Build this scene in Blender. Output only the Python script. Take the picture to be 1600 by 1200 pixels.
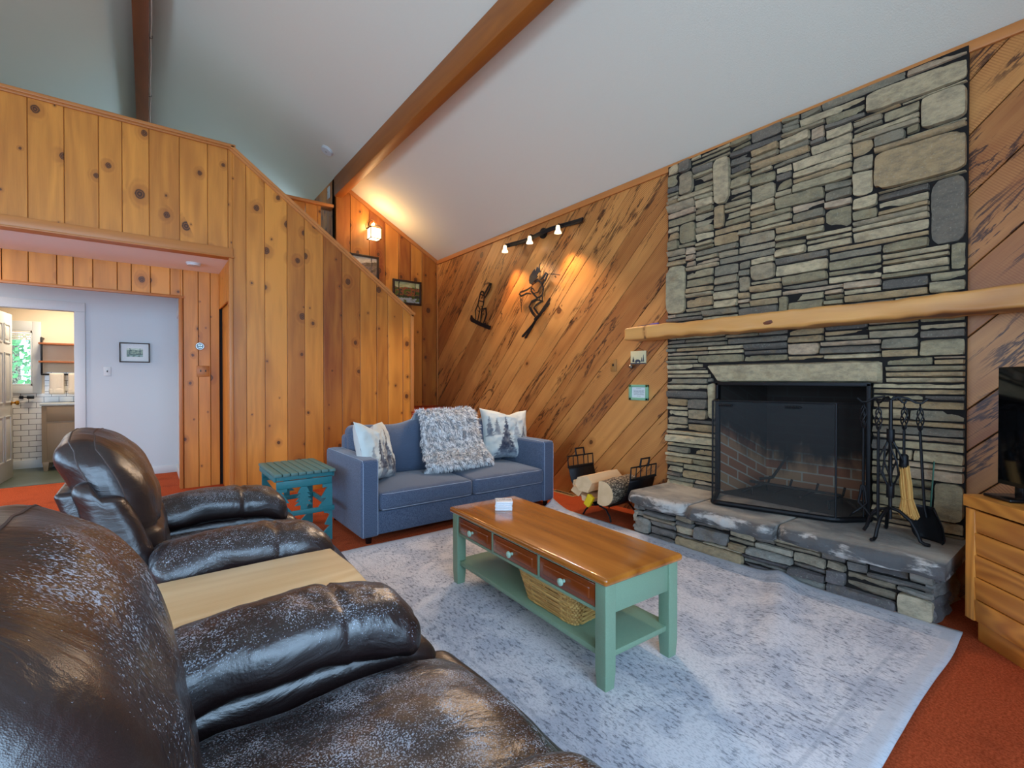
import bpy, math, random, zlib
from mathutils import Vector, Matrix, noise as mnoise

for _o in list(bpy.data.objects):
    bpy.data.objects.remove(_o)
SC = bpy.context.scene
COL = SC.collection

# ------------------------------------------------------------------ camera
cam_d = bpy.data.cameras.new('camera'); cam = bpy.data.objects.new('camera', cam_d); COL.objects.link(cam)
cam_d.sensor_fit = 'HORIZONTAL'; cam_d.sensor_width = 36.0
cam_d.lens = 736.0/1600.0*36.0
cam_d.clip_start = 0.02
cam.location = (0, 0, 1.22)
cam.rotation_euler = (math.radians(90-0.467), 0, math.radians(-37.76))
SC.camera = cam

# ------------------------------------------------------------------ view, world, lights
SC.view_settings.view_transform = 'Standard'
SC.view_settings.look = 'None'
SC.view_settings.gamma = 1.0
SC.view_settings.use_curve_mapping = False
SC.view_settings.exposure = 0.5
SC.cycles.use_denoising = True
SC.cycles.max_bounces = 10
SC.cycles.diffuse_bounces = 6
SC.cycles.transparent_max_bounces = 16
SC.cycles.sample_clamp_indirect = 4.0
SC.cycles.caustics_reflective = False
SC.cycles.caustics_refractive = False

W = bpy.data.worlds.new('daylight'); SC.world = W; W.use_nodes = True
_bg = W.node_tree.nodes['Background']
_bg.inputs['Color'].default_value = (0.46, 0.71, 1.0, 1)
_bg.inputs['Strength'].default_value = 7.0

def light(name, kind, loc, energy, color, size=0.1, rot=(0,0,0), size_y=None, portal=False, spot=None, blend=0.5):
    d = bpy.data.lights.new(name, kind); o = bpy.data.objects.new(name, d); COL.objects.link(o)
    o.location = loc; o.rotation_euler = rot; d.energy = energy; d.color = color
    if kind == 'AREA':
        d.shape = 'RECTANGLE'; d.size = size; d.size_y = size_y or size
        d.cycles.is_portal = portal
    elif kind == 'SPOT':
        d.spot_size = spot; d.spot_blend = blend; d.shadow_soft_size = size
    else:
        d.shadow_soft_size = size
    return o
R90 = math.pi/2
# window openings: (x0,x1,z0,z1) in the wall behind the camera and (y0,y1,z0,z1) in the left wall
WIN_FRONT = [(-3.2, -1.85, 0.3, 2.95), (-1.65, -0.25, 0.3, 2.95), (-0.05, 1.6, 0.3, 2.95)]
WIN_LEFT = [(0.0, 2.2, 0.75, 2.25), (2.6, 4.8, 0.75, 2.25)]
YF, XL, XR, YG, YS, YH = -1.2, -3.6, 3.6, 6.55, 5.5, 7.69
for (a, b, c, d) in WIN_FRONT:
    light('sky_portal', 'AREA', ((a+b)/2, YF-0.06, (c+d)/2), 1, (1,1,1), b-a, (R90, 0, 0), d-c, portal=True).rotation_euler = (R90, 0, 0)
for (a, b, c, d) in WIN_LEFT:
    light('sky_portal', 'AREA', (XL-0.06, (a+b)/2, (c+d)/2), 1, (1,1,1), b-a, (R90, 0, -R90), d-c, portal=True)
WARM = (1.0, 0.62, 0.28)
# ------------------------------------------------------------------ material helpers
def lin(c):
    c = c.lstrip('#'); v = [int(c[i:i+2], 16)/255 for i in (0, 2, 4)]
    return tuple([(x/12.92 if x <= 0.04045 else ((x+0.055)/1.055)**2.4) for x in v]+[1.0])
class G:
    def __init__(s, name):
        s.m = bpy.data.materials.new(name); s.m.use_nodes = True
        s.t = s.m.node_tree; s.t.nodes.clear()
        s.out = s.t.nodes.new('ShaderNodeOutputMaterial')
    def set(s, sock, v):
        if hasattr(v, 'is_output'): s.t.links.new(v, sock)
        elif v is not None:
            if isinstance(v, str): v = lin(v)
            sock.default_value = v
    def n(s, typ, props=None, **inp):
        nd = s.t.nodes.new(typ)
        for k, v in (props or {}).items(): setattr(nd, k, v)
        for k, v in inp.items(): s.set(nd.inputs[k.replace('_', ' ')], v)
        return nd
    def m_(s, op, a, b=0.0, c=None, clamp=False):
        nd = s.t.nodes.new('ShaderNodeMath'); nd.operation = op; nd.use_clamp = clamp
        s.set(nd.inputs[0], a); s.set(nd.inputs[1], b)
        if c is not None: s.set(nd.inputs[2], c)
        return nd.outputs[0]
    def mix(s, f, a, b, mode='MIX'):
        nd = s.t.nodes.new('ShaderNodeMix'); nd.data_type = 'RGBA'; nd.blend_type = mode
        s.set(nd.inputs[0], f); s.set(nd.inputs[6], a); s.set(nd.inputs[7], b)
        return nd.outputs[2]
    def ramp(s, f, stops, interp='LINEAR'):
        nd = s.t.nodes.new('ShaderNodeValToRGB'); nd.color_ramp.interpolation = interp
        e = nd.color_ramp.elements
        while len(e) < len(stops): e.new(0.5)
        for i, (p, c) in enumerate(stops):
            e[i].position = p; e[i].color = lin(c) if isinstance(c, str) else c
        s.set(nd.inputs[0], f); return nd.outputs[0]
    def step(s, v, a, b):
        nd = s.t.nodes.new('ShaderNodeMapRange'); nd.interpolation_type = 'SMOOTHSTEP'
        s.set(nd.inputs['Value'], v); s.set(nd.inputs['From Min'], a); s.set(nd.inputs['From Max'], b)
        return nd.outputs[0]
    def attr(s, n): return s.n('ShaderNodeAttribute', {'attribute_name': n})
    def scale(s, v, xyz):
        return s.n('ShaderNodeMapping', Vector=v, Scale=xyz).outputs[0]
    def noise(s, v, sc, detail=4, rough=0.5, dist=0.0, out=0):
        return s.n('ShaderNodeTexNoise', Vector=v, Scale=sc, Detail=detail, Roughness=rough, Distortion=dist).outputs[out]
    def bump(s, h, strength=0.3, dist=0.01, normal=None):
        return s.n('ShaderNodeBump', Height=h, Strength=strength, Distance=dist, Normal=normal).outputs[0]
    def pbr(s, color, rough=0.5, normal=None, **kw):
        p = s.n('ShaderNodeBsdfPrincipled')
        s.set(p.inputs['Base Color'], color); s.set(p.inputs['Roughness'], rough)
        if normal is not None: s.set(p.inputs['Normal'], normal)
        for k, v in kw.items(): s.set(p.inputs[k.replace('_', ' ')], v)
        s.t.links.new(p.outputs[0], s.out.inputs[0]); return s.m
def flat(name, color, rough=0.5, bump=0, bscale=200, **kw):
    g = G(name); nrm = None
    a = g.attr('g').outputs['Vector']
    nz = g.noise(a, bscale, 3)
    if bump: nrm = g.bump(nz, bump, 0.004)
    c = g.mix(g.m_('MULTIPLY', nz, 0.22), color, (0.0, 0.0, 0.0, 1))
    return g.pbr(c, rough, nrm, **kw)
def emit(name, color, strength):
    g = G(name); e = g.n('ShaderNodeEmission', Color=color, Strength=strength)
    g.t.links.new(e.outputs[0], g.out.inputs[0]); return g.m
def wood(name, light, dark, rough=0.45, tone=0.6, knots=0.0, spalt=0.0, ring=0.5, streak=0.5, cross=14.0, rf=46.0, coat=0.0, knotcol='#3a1c0c', tint=None, knotscale=3.2, saw=0.0):
    g = G(name)
    v = g.attr('g').outputs['Vector']; r = g.attr('r').outputs['Fac']
    sx = g.n('ShaderNodeSeparateXYZ', Vector=v)
    f1 = g.noise(g.scale(v, (1.3, cross, cross)), 1.0, 5, 0.6)
    f2 = g.noise(g.scale(v, (5, 150, 150)), 1.0, 3, 0.6)
    ph = g.noise(g.scale(v, (0.45, 3.4, 3.4)), 1.0, 2, 0.4)
    core = halo = None
    if knots > 0:
        wob = g.n('ShaderNodeVectorMath', {'operation': 'ADD'})
        g.t.links.new(v, wob.inputs[0])
        nz = g.noise(v, 40.0, 2, 0.5, out=1)
        sub = g.n('ShaderNodeVectorMath', {'operation': 'SCALE'}); g.t.links.new(nz, sub.inputs[0]); sub.inputs['Scale'].default_value = 0.012
        g.t.links.new(sub.outputs[0], wob.inputs[1])
        vo = g.n('ShaderNodeTexVoronoi', {'voronoi_dimensions': '2D'}, Vector=g.scale(wob.outputs[0], (0.8, 1.0, 1.0)), Scale=knotscale)
        d = g.m_('DIVIDE', vo.outputs['Distance'], knotscale)
        cs = g.n('ShaderNodeSeparateColor', Color=vo.outputs['Color'])
        R = g.m_('MULTIPLY_ADD', g.m_('POWER', cs.outputs[0], 2.0), 0.034, 0.006)
        on = g.m_('LESS_THAN', cs.outputs[1], knots)
        q = g.m_('DIVIDE', d, R)
        core = g.m_('MULTIPLY', g.step(q, 1.1, 0.75), on)
        halo = g.m_('MULTIPLY', g.step(q, 3.2, 0.9), on)
        kr = g.m_('SINE', g.m_('MULTIPLY', q, 14.0))
    phase = g.m_('MULTIPLY', ph, rf)
    if halo is not None: phase = g.m_('MULTIPLY_ADD', halo, 9.0, phase)
    f3 = g.m_('MULTIPLY_ADD', g.m_('SINE', phase), 0.5, 0.5)
    t = g.m_('MULTIPLY', f1, streak)
    t = g.m_('MULTIPLY_ADD', f2, 0.22, t)
    t = g.m_('MULTIPLY_ADD', f3, 0.3*ring, t)
    t = g.m_('MULTIPLY_ADD', g.m_('SUBTRACT', r, 0.5), tone, t)
    t = g.m_('SUBTRACT', t, 0.12, clamp=True)
    c = g.mix(t, light, dark)
    if tint:
        c = g.mix(g.step(g.noise(g.scale(v, (0.8, 3, 3)), 1.0, 2), 0.5, 0.75), c, tint)
    if saw > 0:
        sw = g.m_('SINE', g.m_('MULTIPLY_ADD', g.noise(v, 5.0, 2), 6.0, g.m_('MULTIPLY', sx.outputs[0], 520.0)))
        c = g.mix(g.m_('MULTIPLY', g.step(sw, -0.2, 0.9), g.m_('MULTIPLY', saw, g.step(g.noise(v, 1.6, 1), 0.45, 0.6))), c, dark)
    if spalt > 0:
        sv = g.scale(v, (1.0, 9.0, 9.0))
        n1 = g.noise(sv, 1.0, 7, 0.62, 0.5)
        ln = g.step(g.m_('ABSOLUTE', g.m_('SUBTRACT', n1, 0.53)), 0.026, 0.004)
        mk = g.step(g.noise(g.scale(v, (0.9, 2.6, 2.6)), 1.0, 2, 0.5), 0.42, 0.54)
        ln = g.m_('MULTIPLY', ln, mk)
        fl = g.step(g.noise(g.scale(v, (7.0, 40.0, 40.0)), 1.0, 4, 0.6), 0.62, 0.72)
        fl = g.m_('MULTIPLY', fl, g.step(g.noise(g.scale(v, (1.4, 4.0, 4.0)), 1.0, 2), 0.54, 0.66))
        ln = g.m_('MAXIMUM', ln, g.m_('MULTIPLY', fl, 0.75))
        c = g.mix(g.m_('MULTIPLY', ln, spalt), c, '#3a1a08')
    if core is not None:
        c = g.mix(g.m_('MULTIPLY', halo, 0.42), c, dark)
        kc = g.mix(g.step(kr, -0.3, 0.8), knotcol, '#7a4418')
        c = g.mix(g.m_('MULTIPLY', core, 0.92), c, kc)
    nrm = g.bump(g.m_('ADD', f2, g.m_('MULTIPLY', f1, 0.6)), 0.12, 0.004)
    return g.pbr(c, rough, nrm, Coat_Weight=coat, Coat_Roughness=0.12)

M = {}
M['pine'] = wood('knotty_pine', '#dd9038', '#844010', 0.42, 0.9, knots=0.72, ring=0.5, streak=0.75, tint='#b06a26', knotscale=3.9, knotcol='#2c140a')
M['spalted'] = wood('spalted_boards', '#d4944e', '#89491c', 0.42, 0.8, knots=0.25, spalt=0.95, ring=0.35, streak=0.7, knotscale=2.2, saw=0.7)
M['trim'] = wood('pine_trim', '#c98344', '#96521f', 0.4, 0.3, ring=0.3)
M['beam'] = wood('stained_beam', '#a5601f', '#5c2808', 0.5, 0.3, knots=0.2, ring=0.4, knotscale=1.6)
M['darkbeam'] = wood('dark_stained_beam', '#7c3f18', '#431c08', 0.5, 0.3, ring=0.4)
M['cherry'] = wood('varnished_cherry', '#c4782c', '#662806', 0.16, 0.9, ring=0.7, streak=0.7, coat=0.5)
M['drawer'] = wood('reddish_drawer_front', '#8c4218', '#4c1a08', 0.2, 0.4, ring=0.4, coat=0.4)
M['birch'] = wood('pale_birch', '#edd3a8', '#c49a62', 0.32, 0.3, ring=0.9, cross=20, rf=70.0)
M['oak'] = wood('golden_oak', '#d8923f', '#9a5520', 0.38, 0.35, ring=1.7, streak=0.3, rf=150.0)
M['mantel'] = wood('peeled_log', '#dfa258', '#a4602a', 0.45, 0.3, knots=0.5, ring=0.5, tint='#7a3a1a', knotscale=1.7)
M['vanity'] = wood('greyed_oak', '#9a7f5f', '#6f5840', 0.5, 0.3)
M['shelfwood'] = wood('shelf_plank', '#a8653a', '#6d3c1e', 0.5, 0.3)
M['logwood'] = wood('split_firewood', '#e0bf94', '#a98258', 0.8, 0.4)
M['plainpine'] = flat('plain_pine_wall', '#b98048', 0.5)
M['white'] = flat('white_paint', '#d9dcdb', 0.45)
M['hallpaint'] = flat('pale_grey_paint', '#cfd6d8', 0.6)
M['creampaint'] = flat('cream_paint', '#ecd9bd', 0.6)
M['black'] = flat('black_iron', '#17171a', 0.45, 0.3, 300, Metallic=0.5)
M['blackplastic'] = flat('black_plastic', '#0c0c0d', 0.25)
M['teal'] = flat('teal_paint', '#2a7c82', 0.5, 0.25, 90)
M['tealtop'] = flat('faded_teal_paint', '#5c807a', 0.6, 0.35, 90)
M['sage'] = flat('sage_green_paint', '#7f9b80', 0.38)
M['sageknob'] = flat('pale_sage_paint', '#a3c3ad', 0.35)
M['brass'] = flat('brass', '#c9973c', 0.25, Metallic=1.0)
M['plate'] = flat('tan_switch_plate', '#a8743a', 0.4)
M['darkhole'] = flat('dark_gap', '#120b06', 0.9)
M['coaster'] = flat('white_ceramic', '#e3e6ea', 0.3)
M['ink'] = flat('dark_ink', '#3a3f4a', 0.6)
M['yellow'] = flat('yellow_wrapper', '#e8c412', 0.4)
M['towel'] = flat('white_towel', '#f2e6d6', 0.9, 0.8, 260)
M['stonetop'] = flat('pale_quartz', '#cfd3cf', 0.25)
M['bathfloor'] = wood('dark_green_floor', '#5c6455', '#3c4338', 0.4, 0.4)
M['paper'] = flat('white_paper', '#dfe6e4', 0.6)
M['greenframe'] = flat('mint_green_frame', '#7fb18e', 0.5)
M['darkframe'] = flat('dark_brown_frame', '#33200f', 0.35)
M['bearboard'] = flat('cream_board', '#d7cc9f', 0.6)
M['greyrubber'] = flat('grey_plastic', '#b9b9b4', 0.4)
M['rope'] = flat('clear_rope_light', '#b39a8a', 0.3)

def mk_ceiling():
    g = G('stippled_ceiling'); v = g.attr('g').outputs['Vector']
    n = g.noise(v, 130, 4, 0.7)
    return g.pbr(g.mix(g.m_('MULTIPLY', n, 0.12), '#d8d4c2', '#b0aa98'), 0.9, g.bump(n, 0.35, 0.006))
M['ceiling'] = mk_ceiling()
def mk_soffit():  # paint set brighter than the sloped ceiling's, standing in for missing light
    g = G('brightened_stippled_soffit'); v = g.attr('g').outputs['Vector']
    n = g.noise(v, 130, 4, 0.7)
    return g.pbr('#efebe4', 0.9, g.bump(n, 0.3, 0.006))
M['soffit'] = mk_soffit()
def mk_carpet():
    g = G('rust_carpet'); v = g.attr('g').outputs['Vector']
    n = g.noise(v, 900, 2, 0.7); b = g.noise(v, 3.0, 3, 0.6); c = g.noise(v, 110, 4, 0.7)
    col = g.mix(g.m_('MULTIPLY_ADD', g.step(c, 0.35, 0.65), 0.55, g.m_('MULTIPLY', n, 0.4)), '#dc683e', '#8a3210')
    col = g.mix(g.m_('MULTIPLY', g.step(b, 0.5, 0.72), 0.35), col, '#6f2a12')
    return g.pbr(col, 1.0, g.bump(g.m_('ADD', n, c), 0.8, 0.006), Specular_IOR_Level=0.1)
M['carpet'] = mk_carpet()
def mk_rug():
    g = G('distressed_rug'); v = g.attr('g').outputs['Vector']
    sx = g.n('ShaderNodeSeparateXYZ', Vector=v)
    a = g.noise(g.scale(v, (75, 26, 1)), 1.0, 4, 0.7)
    b = g.noise(v, 3.2, 4, 0.65, 0.8)
    w = g.noise(g.scale(v, (160, 70, 1)), 1.0, 2, 0.5)
    orn = g.n('ShaderNodeTexVoronoi', {'feature': 'SMOOTH_F1'}, Vector=v, Scale=7.0)
    col = g.mix(g.step(b, 0.42, 0.62), '#d2cfd2', '#b4b6c0')
    dk = g.m_('MULTIPLY', g.step(a, 0.52, 0.60), g.step(g.m_('MULTIPLY_ADD', orn.outputs['Distance'], 0.22, b), 0.44, 0.66))
    col = g.mix(g.m_('MULTIPLY', dk, 0.85), col, '#5d606b')
    col = g.mix(g.m_('MULTIPLY', g.step(w, 0.5, 0.62), 0.4), col, '#8e909b')
    fx = g.m_('SUBTRACT', 1.07, g.m_('ABSOLUTE', sx.outputs[0])); fy = g.m_('SUBTRACT', 1.44, g.m_('ABSOLUTE', sx.outputs[1]))
    e = g.m_('MINIMUM', fx, fy)
    col = g.mix(g.m_('MULTIPLY', g.step(e, 0.075, 0.06), 0.7), col, '#b9bcc4')
    ln = g.step(g.m_('ABSOLUTE', g.m_('SUBTRACT', e, 0.16)), 0.012, 0.004)
    col = g.mix(g.m_('MULTIPLY', ln, 0.35), col, '#8a8f9b')
    return g.pbr(col, 0.92, g.bump(w, 0.5, 0.003), Sheen_Weight=0.15)
M['rug'] = mk_rug()
def mk_sofa():
    g = G('blue_woven_fabric'); v = g.attr('g').outputs['Vector']
    n = g.noise(g.scale(v, (520, 520, 130)), 1.0, 2, 0.6); b = g.noise(v, 6, 3)
    col = g.mix(g.step(n, 0.35, 0.7), '#34435a', '#68768f')
    col = g.mix(g.m_('MULTIPLY', b, 0.3), col, '#3a4a63')
    return g.pbr(col, 0.9, g.bump(n, 0.4, 0.002), Sheen_Weight=0.25)
M['sofa'] = mk_sofa()
M['thread'] = flat('pale_blue_thread', '#a4b3c9', 0.8)
def mk_leather():
    g = G('worn_brown_leather'); v = g.attr('g').outputs['Vector']; wear = g.attr('r').outputs['Fac']
    cell = g.n('ShaderNodeTexVoronoi', {}, Vector=v, Scale=800.0).outputs['Distance']
    wr = g.noise(g.scale(v, (5, 9, 7)), 1.0, 5, 0.55, 0.6)
    sp = g.noise(v, 270.0, 4, 0.7)
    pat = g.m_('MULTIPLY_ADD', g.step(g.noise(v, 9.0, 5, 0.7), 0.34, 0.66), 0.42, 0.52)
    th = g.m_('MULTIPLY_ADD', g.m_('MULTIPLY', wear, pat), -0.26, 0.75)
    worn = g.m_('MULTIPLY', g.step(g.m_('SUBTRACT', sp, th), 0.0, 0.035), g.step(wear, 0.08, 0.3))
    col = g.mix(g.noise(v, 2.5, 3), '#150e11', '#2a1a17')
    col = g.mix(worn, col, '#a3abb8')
    h = g.m_('MULTIPLY_ADD', wr, 1.0, g.m_('MULTIPLY', cell, 0.012))
    return g.pbr(col, g.m_('MULTIPLY_ADD', worn, 0.30, 0.33), g.bump(h, 0.35, 0.03), Specular_IOR_Level=0.9)
M['leather'] = mk_leather()
M['seam'] = flat('brown_stitching', '#4a3c38', 0.6)
def mk_stone(name, stops, bump=0.7):
    g = G(name); v = g.attr('g').outputs['Vector']; r = g.attr('r').outputs['Fac']
    col = g.ramp(r, stops, 'CONSTANT')
    a = g.noise(g.scale(v, (14, 14, 30)), 1.0, 6, 0.7); b = g.noise(v, 90, 4, 0.7); c = g.noise(v, 6.0, 4, 0.6)
    col = g.mix(g.m_('MULTIPLY', g.step(a, 0.35, 0.7), 0.5), col, '#4b4a42')
    col = g.mix(g.m_('MULTIPLY', g.step(b, 0.55, 0.75), 0.45), col, '#c3bda6')
    col = g.mix(g.m_('MULTIPLY', g.step(c, 0.56, 0.7), 0.35), col, '#8a7048')
    h = g.m_('MULTIPLY_ADD', b, 0.35, a)
    return g.pbr(col, 0.85, g.bump(h, bump, 0.02))
M['stone'] = mk_stone('ledge_stone', [(0, '#ac9c78'), (0.12, '#968866'), (0.24, '#bca882'), (0.36, '#8b8068'), (0.48, '#ae9268'), (0.58, '#c9b48c'), (0.70, '#786e5e'), (0.78, '#a59474'), (0.88, '#c0a584'), (0.96, '#645c52')])
M['hearthstone'] = mk_stone('hearth_stone', [(0, '#97948a'), (0.14, '#7c7772'), (0.28, '#b3ab98'), (0.4, '#6a6464'), (0.52, '#a0947e'), (0.64, '#c4b598'), (0.74, '#5e5858'), (0.84, '#8f8a84'), (0.93, '#b09a76')])
def mk_slab():
    g = G('hearth_slab_stone'); v = g.attr('g').outputs['Vector']; r = g.attr('r').outputs['Fac']
    a = g.noise(g.scale(v, (5, 3, 9)), 1.0, 7, 0.65, 0.4); b = g.noise(v, 70, 4, 0.7)
    top = g.mix(g.step(a, 0.35, 0.68), '#b4aea2', '#7b7976')
    edge = g.mix(g.step(a, 0.50, 0.60), '#4a4a4c', '#b8b4ae')
    col = g.mix(r, top, edge)
    col = g.mix(g.m_('MULTIPLY', b, 0.3), col, '#6d675c')
    return g.pbr(col, 0.75, g.bump(g.m_('MULTIPLY_ADD', b, 0.3, a), 0.6, 0.02))
M['slab'] = mk_slab()
def mk_brick(dark=True):
    g = G('sooty_firebrick' if dark else 'subway_tile'); v = g.attr('g').outputs['Vector']
    if dark:
        br = g.n('ShaderNodeTexBrick', {'offset': 0.5}, Vector=v, Color1='#9c6446', Color2='#b08a64', Mortar='#b5ad98', Scale=1.0, Mortar_Size=0.006, Brick_Width=0.22, Row_Height=0.075)
        sx = g.n('ShaderNodeSeparateXYZ', Vector=v)
        nz = g.noise(g.scale(v, (5, 1.8, 4)), 1.0, 5, 0.6)
        soot = g.step(g.m_('ADD', sx.outputs[1], g.m_('MULTIPLY', nz, 0.55)), 0.40, 0.62)
        col = g.mix(g.m_('MULTIPLY', soot, 0.97), br.outputs['Color'], '#0b0a09')
        return g.pbr(col, 0.9, g.bump(br.outputs['Fac'], -0.4, 0.006))
    sx = g.n('ShaderNodeSeparateXYZ', Vector=v); v = g.n('ShaderNodeCombineXYZ', X=sx.outputs[0], Y=sx.outputs[2]).outputs[0]
    br = g.n('ShaderNodeTexBrick', {'offset': 0.5}, Vector=v, Color1='#e6e2da', Color2='#e0dbd2', Mortar='#57524a', Scale=1.0, Mortar_Size=0.0032, Brick_Width=0.152, Row_Height=0.076)
    return g.pbr(br.outputs['Color'], 0.15, g.bump(br.outputs['Fac'], -0.3, 0.004))
M['brick'] = mk_brick(True); M['tile'] = mk_brick(False)
def mk_vcol(name, rough=0.7, bump=0.0):
    g = G(name); c = g.attr('col').outputs['Color']; nrm = None
    if bump: nrm = g.bump(g.noise(g.attr('g').outputs['Vector'], 500, 2), bump, 0.002)
    return g.pbr(c, rough, nrm)
M['print'] = mk_vcol('printed_cotton', 0.85, 0.3)
M['canvas'] = mk_vcol('painted_canvas', 0.4)
M['fur'] = mk_vcol('shaggy_fur', 0.8)
M['leaf'] = mk_vcol('leaves', 0.5)
def mk_mesh():
    g = G('spark_mesh'); tr = g.n('ShaderNodeBsdfTransparent'); tr.inputs[0].default_value = (1, 1, 1, 1)
    df = g.n('ShaderNodeBsdfPrincipled'); df.inputs['Base Color'].default_value = (0.012, 0.012, 0.012, 1); df.inputs['Roughness'].default_value = 0.5
    mx = g.n('ShaderNodeMixShader'); mx.inputs[0].default_value = 0.32
    g.t.links.new(tr.outputs[0], mx.inputs[1]); g.t.links.new(df.outputs[0], mx.inputs[2]); g.t.links.new(mx.outputs[0], g.out.inputs[0]); return g.m
M['mesh'] = mk_mesh()
def mk_glass(name, tint=(1, 1, 1, 1), f=0.08):
    g = G(name); tr = g.n('ShaderNodeBsdfTransparent'); tr.inputs[0].default_value = tint
    gl = g.n('ShaderNodeBsdfGlossy'); gl.inputs['Roughness'].default_value = 0.02
    mx = g.n('ShaderNodeMixShader'); mx.inputs[0].default_value = f
    g.t.links.new(tr.outputs[0], mx.inputs[1]); g.t.links.new(gl.outputs[0], mx.inputs[2]); g.t.links.new(mx.outputs[0], g.out.inputs[0]); return g.m
M['glass'] = mk_glass('window_glass')
M['screen'] = flat('dark_screen', '#060607', 0.08)
def mk_wicker():
    g = G('wicker'); v = g.attr('g').outputs['Vector']; r = g.attr('r').outputs['Fac']
    return g.pbr(g.mix(g.m_('ADD', g.m_('MULTIPLY', g.noise(v, 25, 3), 0.6), g.m_('MULTIPLY', r, 0.4)), '#e6bd70', '#8a5a26'), 0.6)
M['wicker'] = mk_wicker()
def mk_straw():
    g = G('broom_straw'); v = g.attr('g').outputs['Vector']; r = g.attr('r').outputs['Fac']
    return g.pbr(g.mix(r, '#d8a85c', '#a8702e'), 0.7)
M['straw'] = mk_straw()
def mk_bark():
    g = G('grey_bark'); v = g.attr('g').outputs['Vector']
    vo = g.n('ShaderNodeTexVoronoi', {'feature': 'DISTANCE_TO_EDGE'}, Vector=g.scale(v, (22, 55, 55)), Scale=1.0)
    return g.pbr(g.mix(g.step(vo.outputs[0], 0.0, 0.25), '#2f241a', '#a8957c'), 0.9, g.bump(vo.outputs[0], 0.9, 0.01))
M['bark'] = mk_bark()
M['bulb_warm'] = emit('lit_frosted_glass', (1.0, 0.70, 0.36, 1), 14)
M['bulb_cool'] = emit('lit_cool_bulb', (0.75, 0.85, 1.0, 1), 45)
def mk_shade(name, col, e):
    g = G(name); return g.pbr(col, 0.4, None, Emission_Color=col, Emission_Strength=e)
M['lampshade'] = mk_shade('glowing_glass_shade', (1.0, 0.78, 0.45, 1), 1.6)
M['ash'] = flat('grey_ash', '#5a544c', 0.95, 0.8, 60)
M['charred'] = flat('charred_wood', '#3b352e', 0.9, 0.8, 60)
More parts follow.
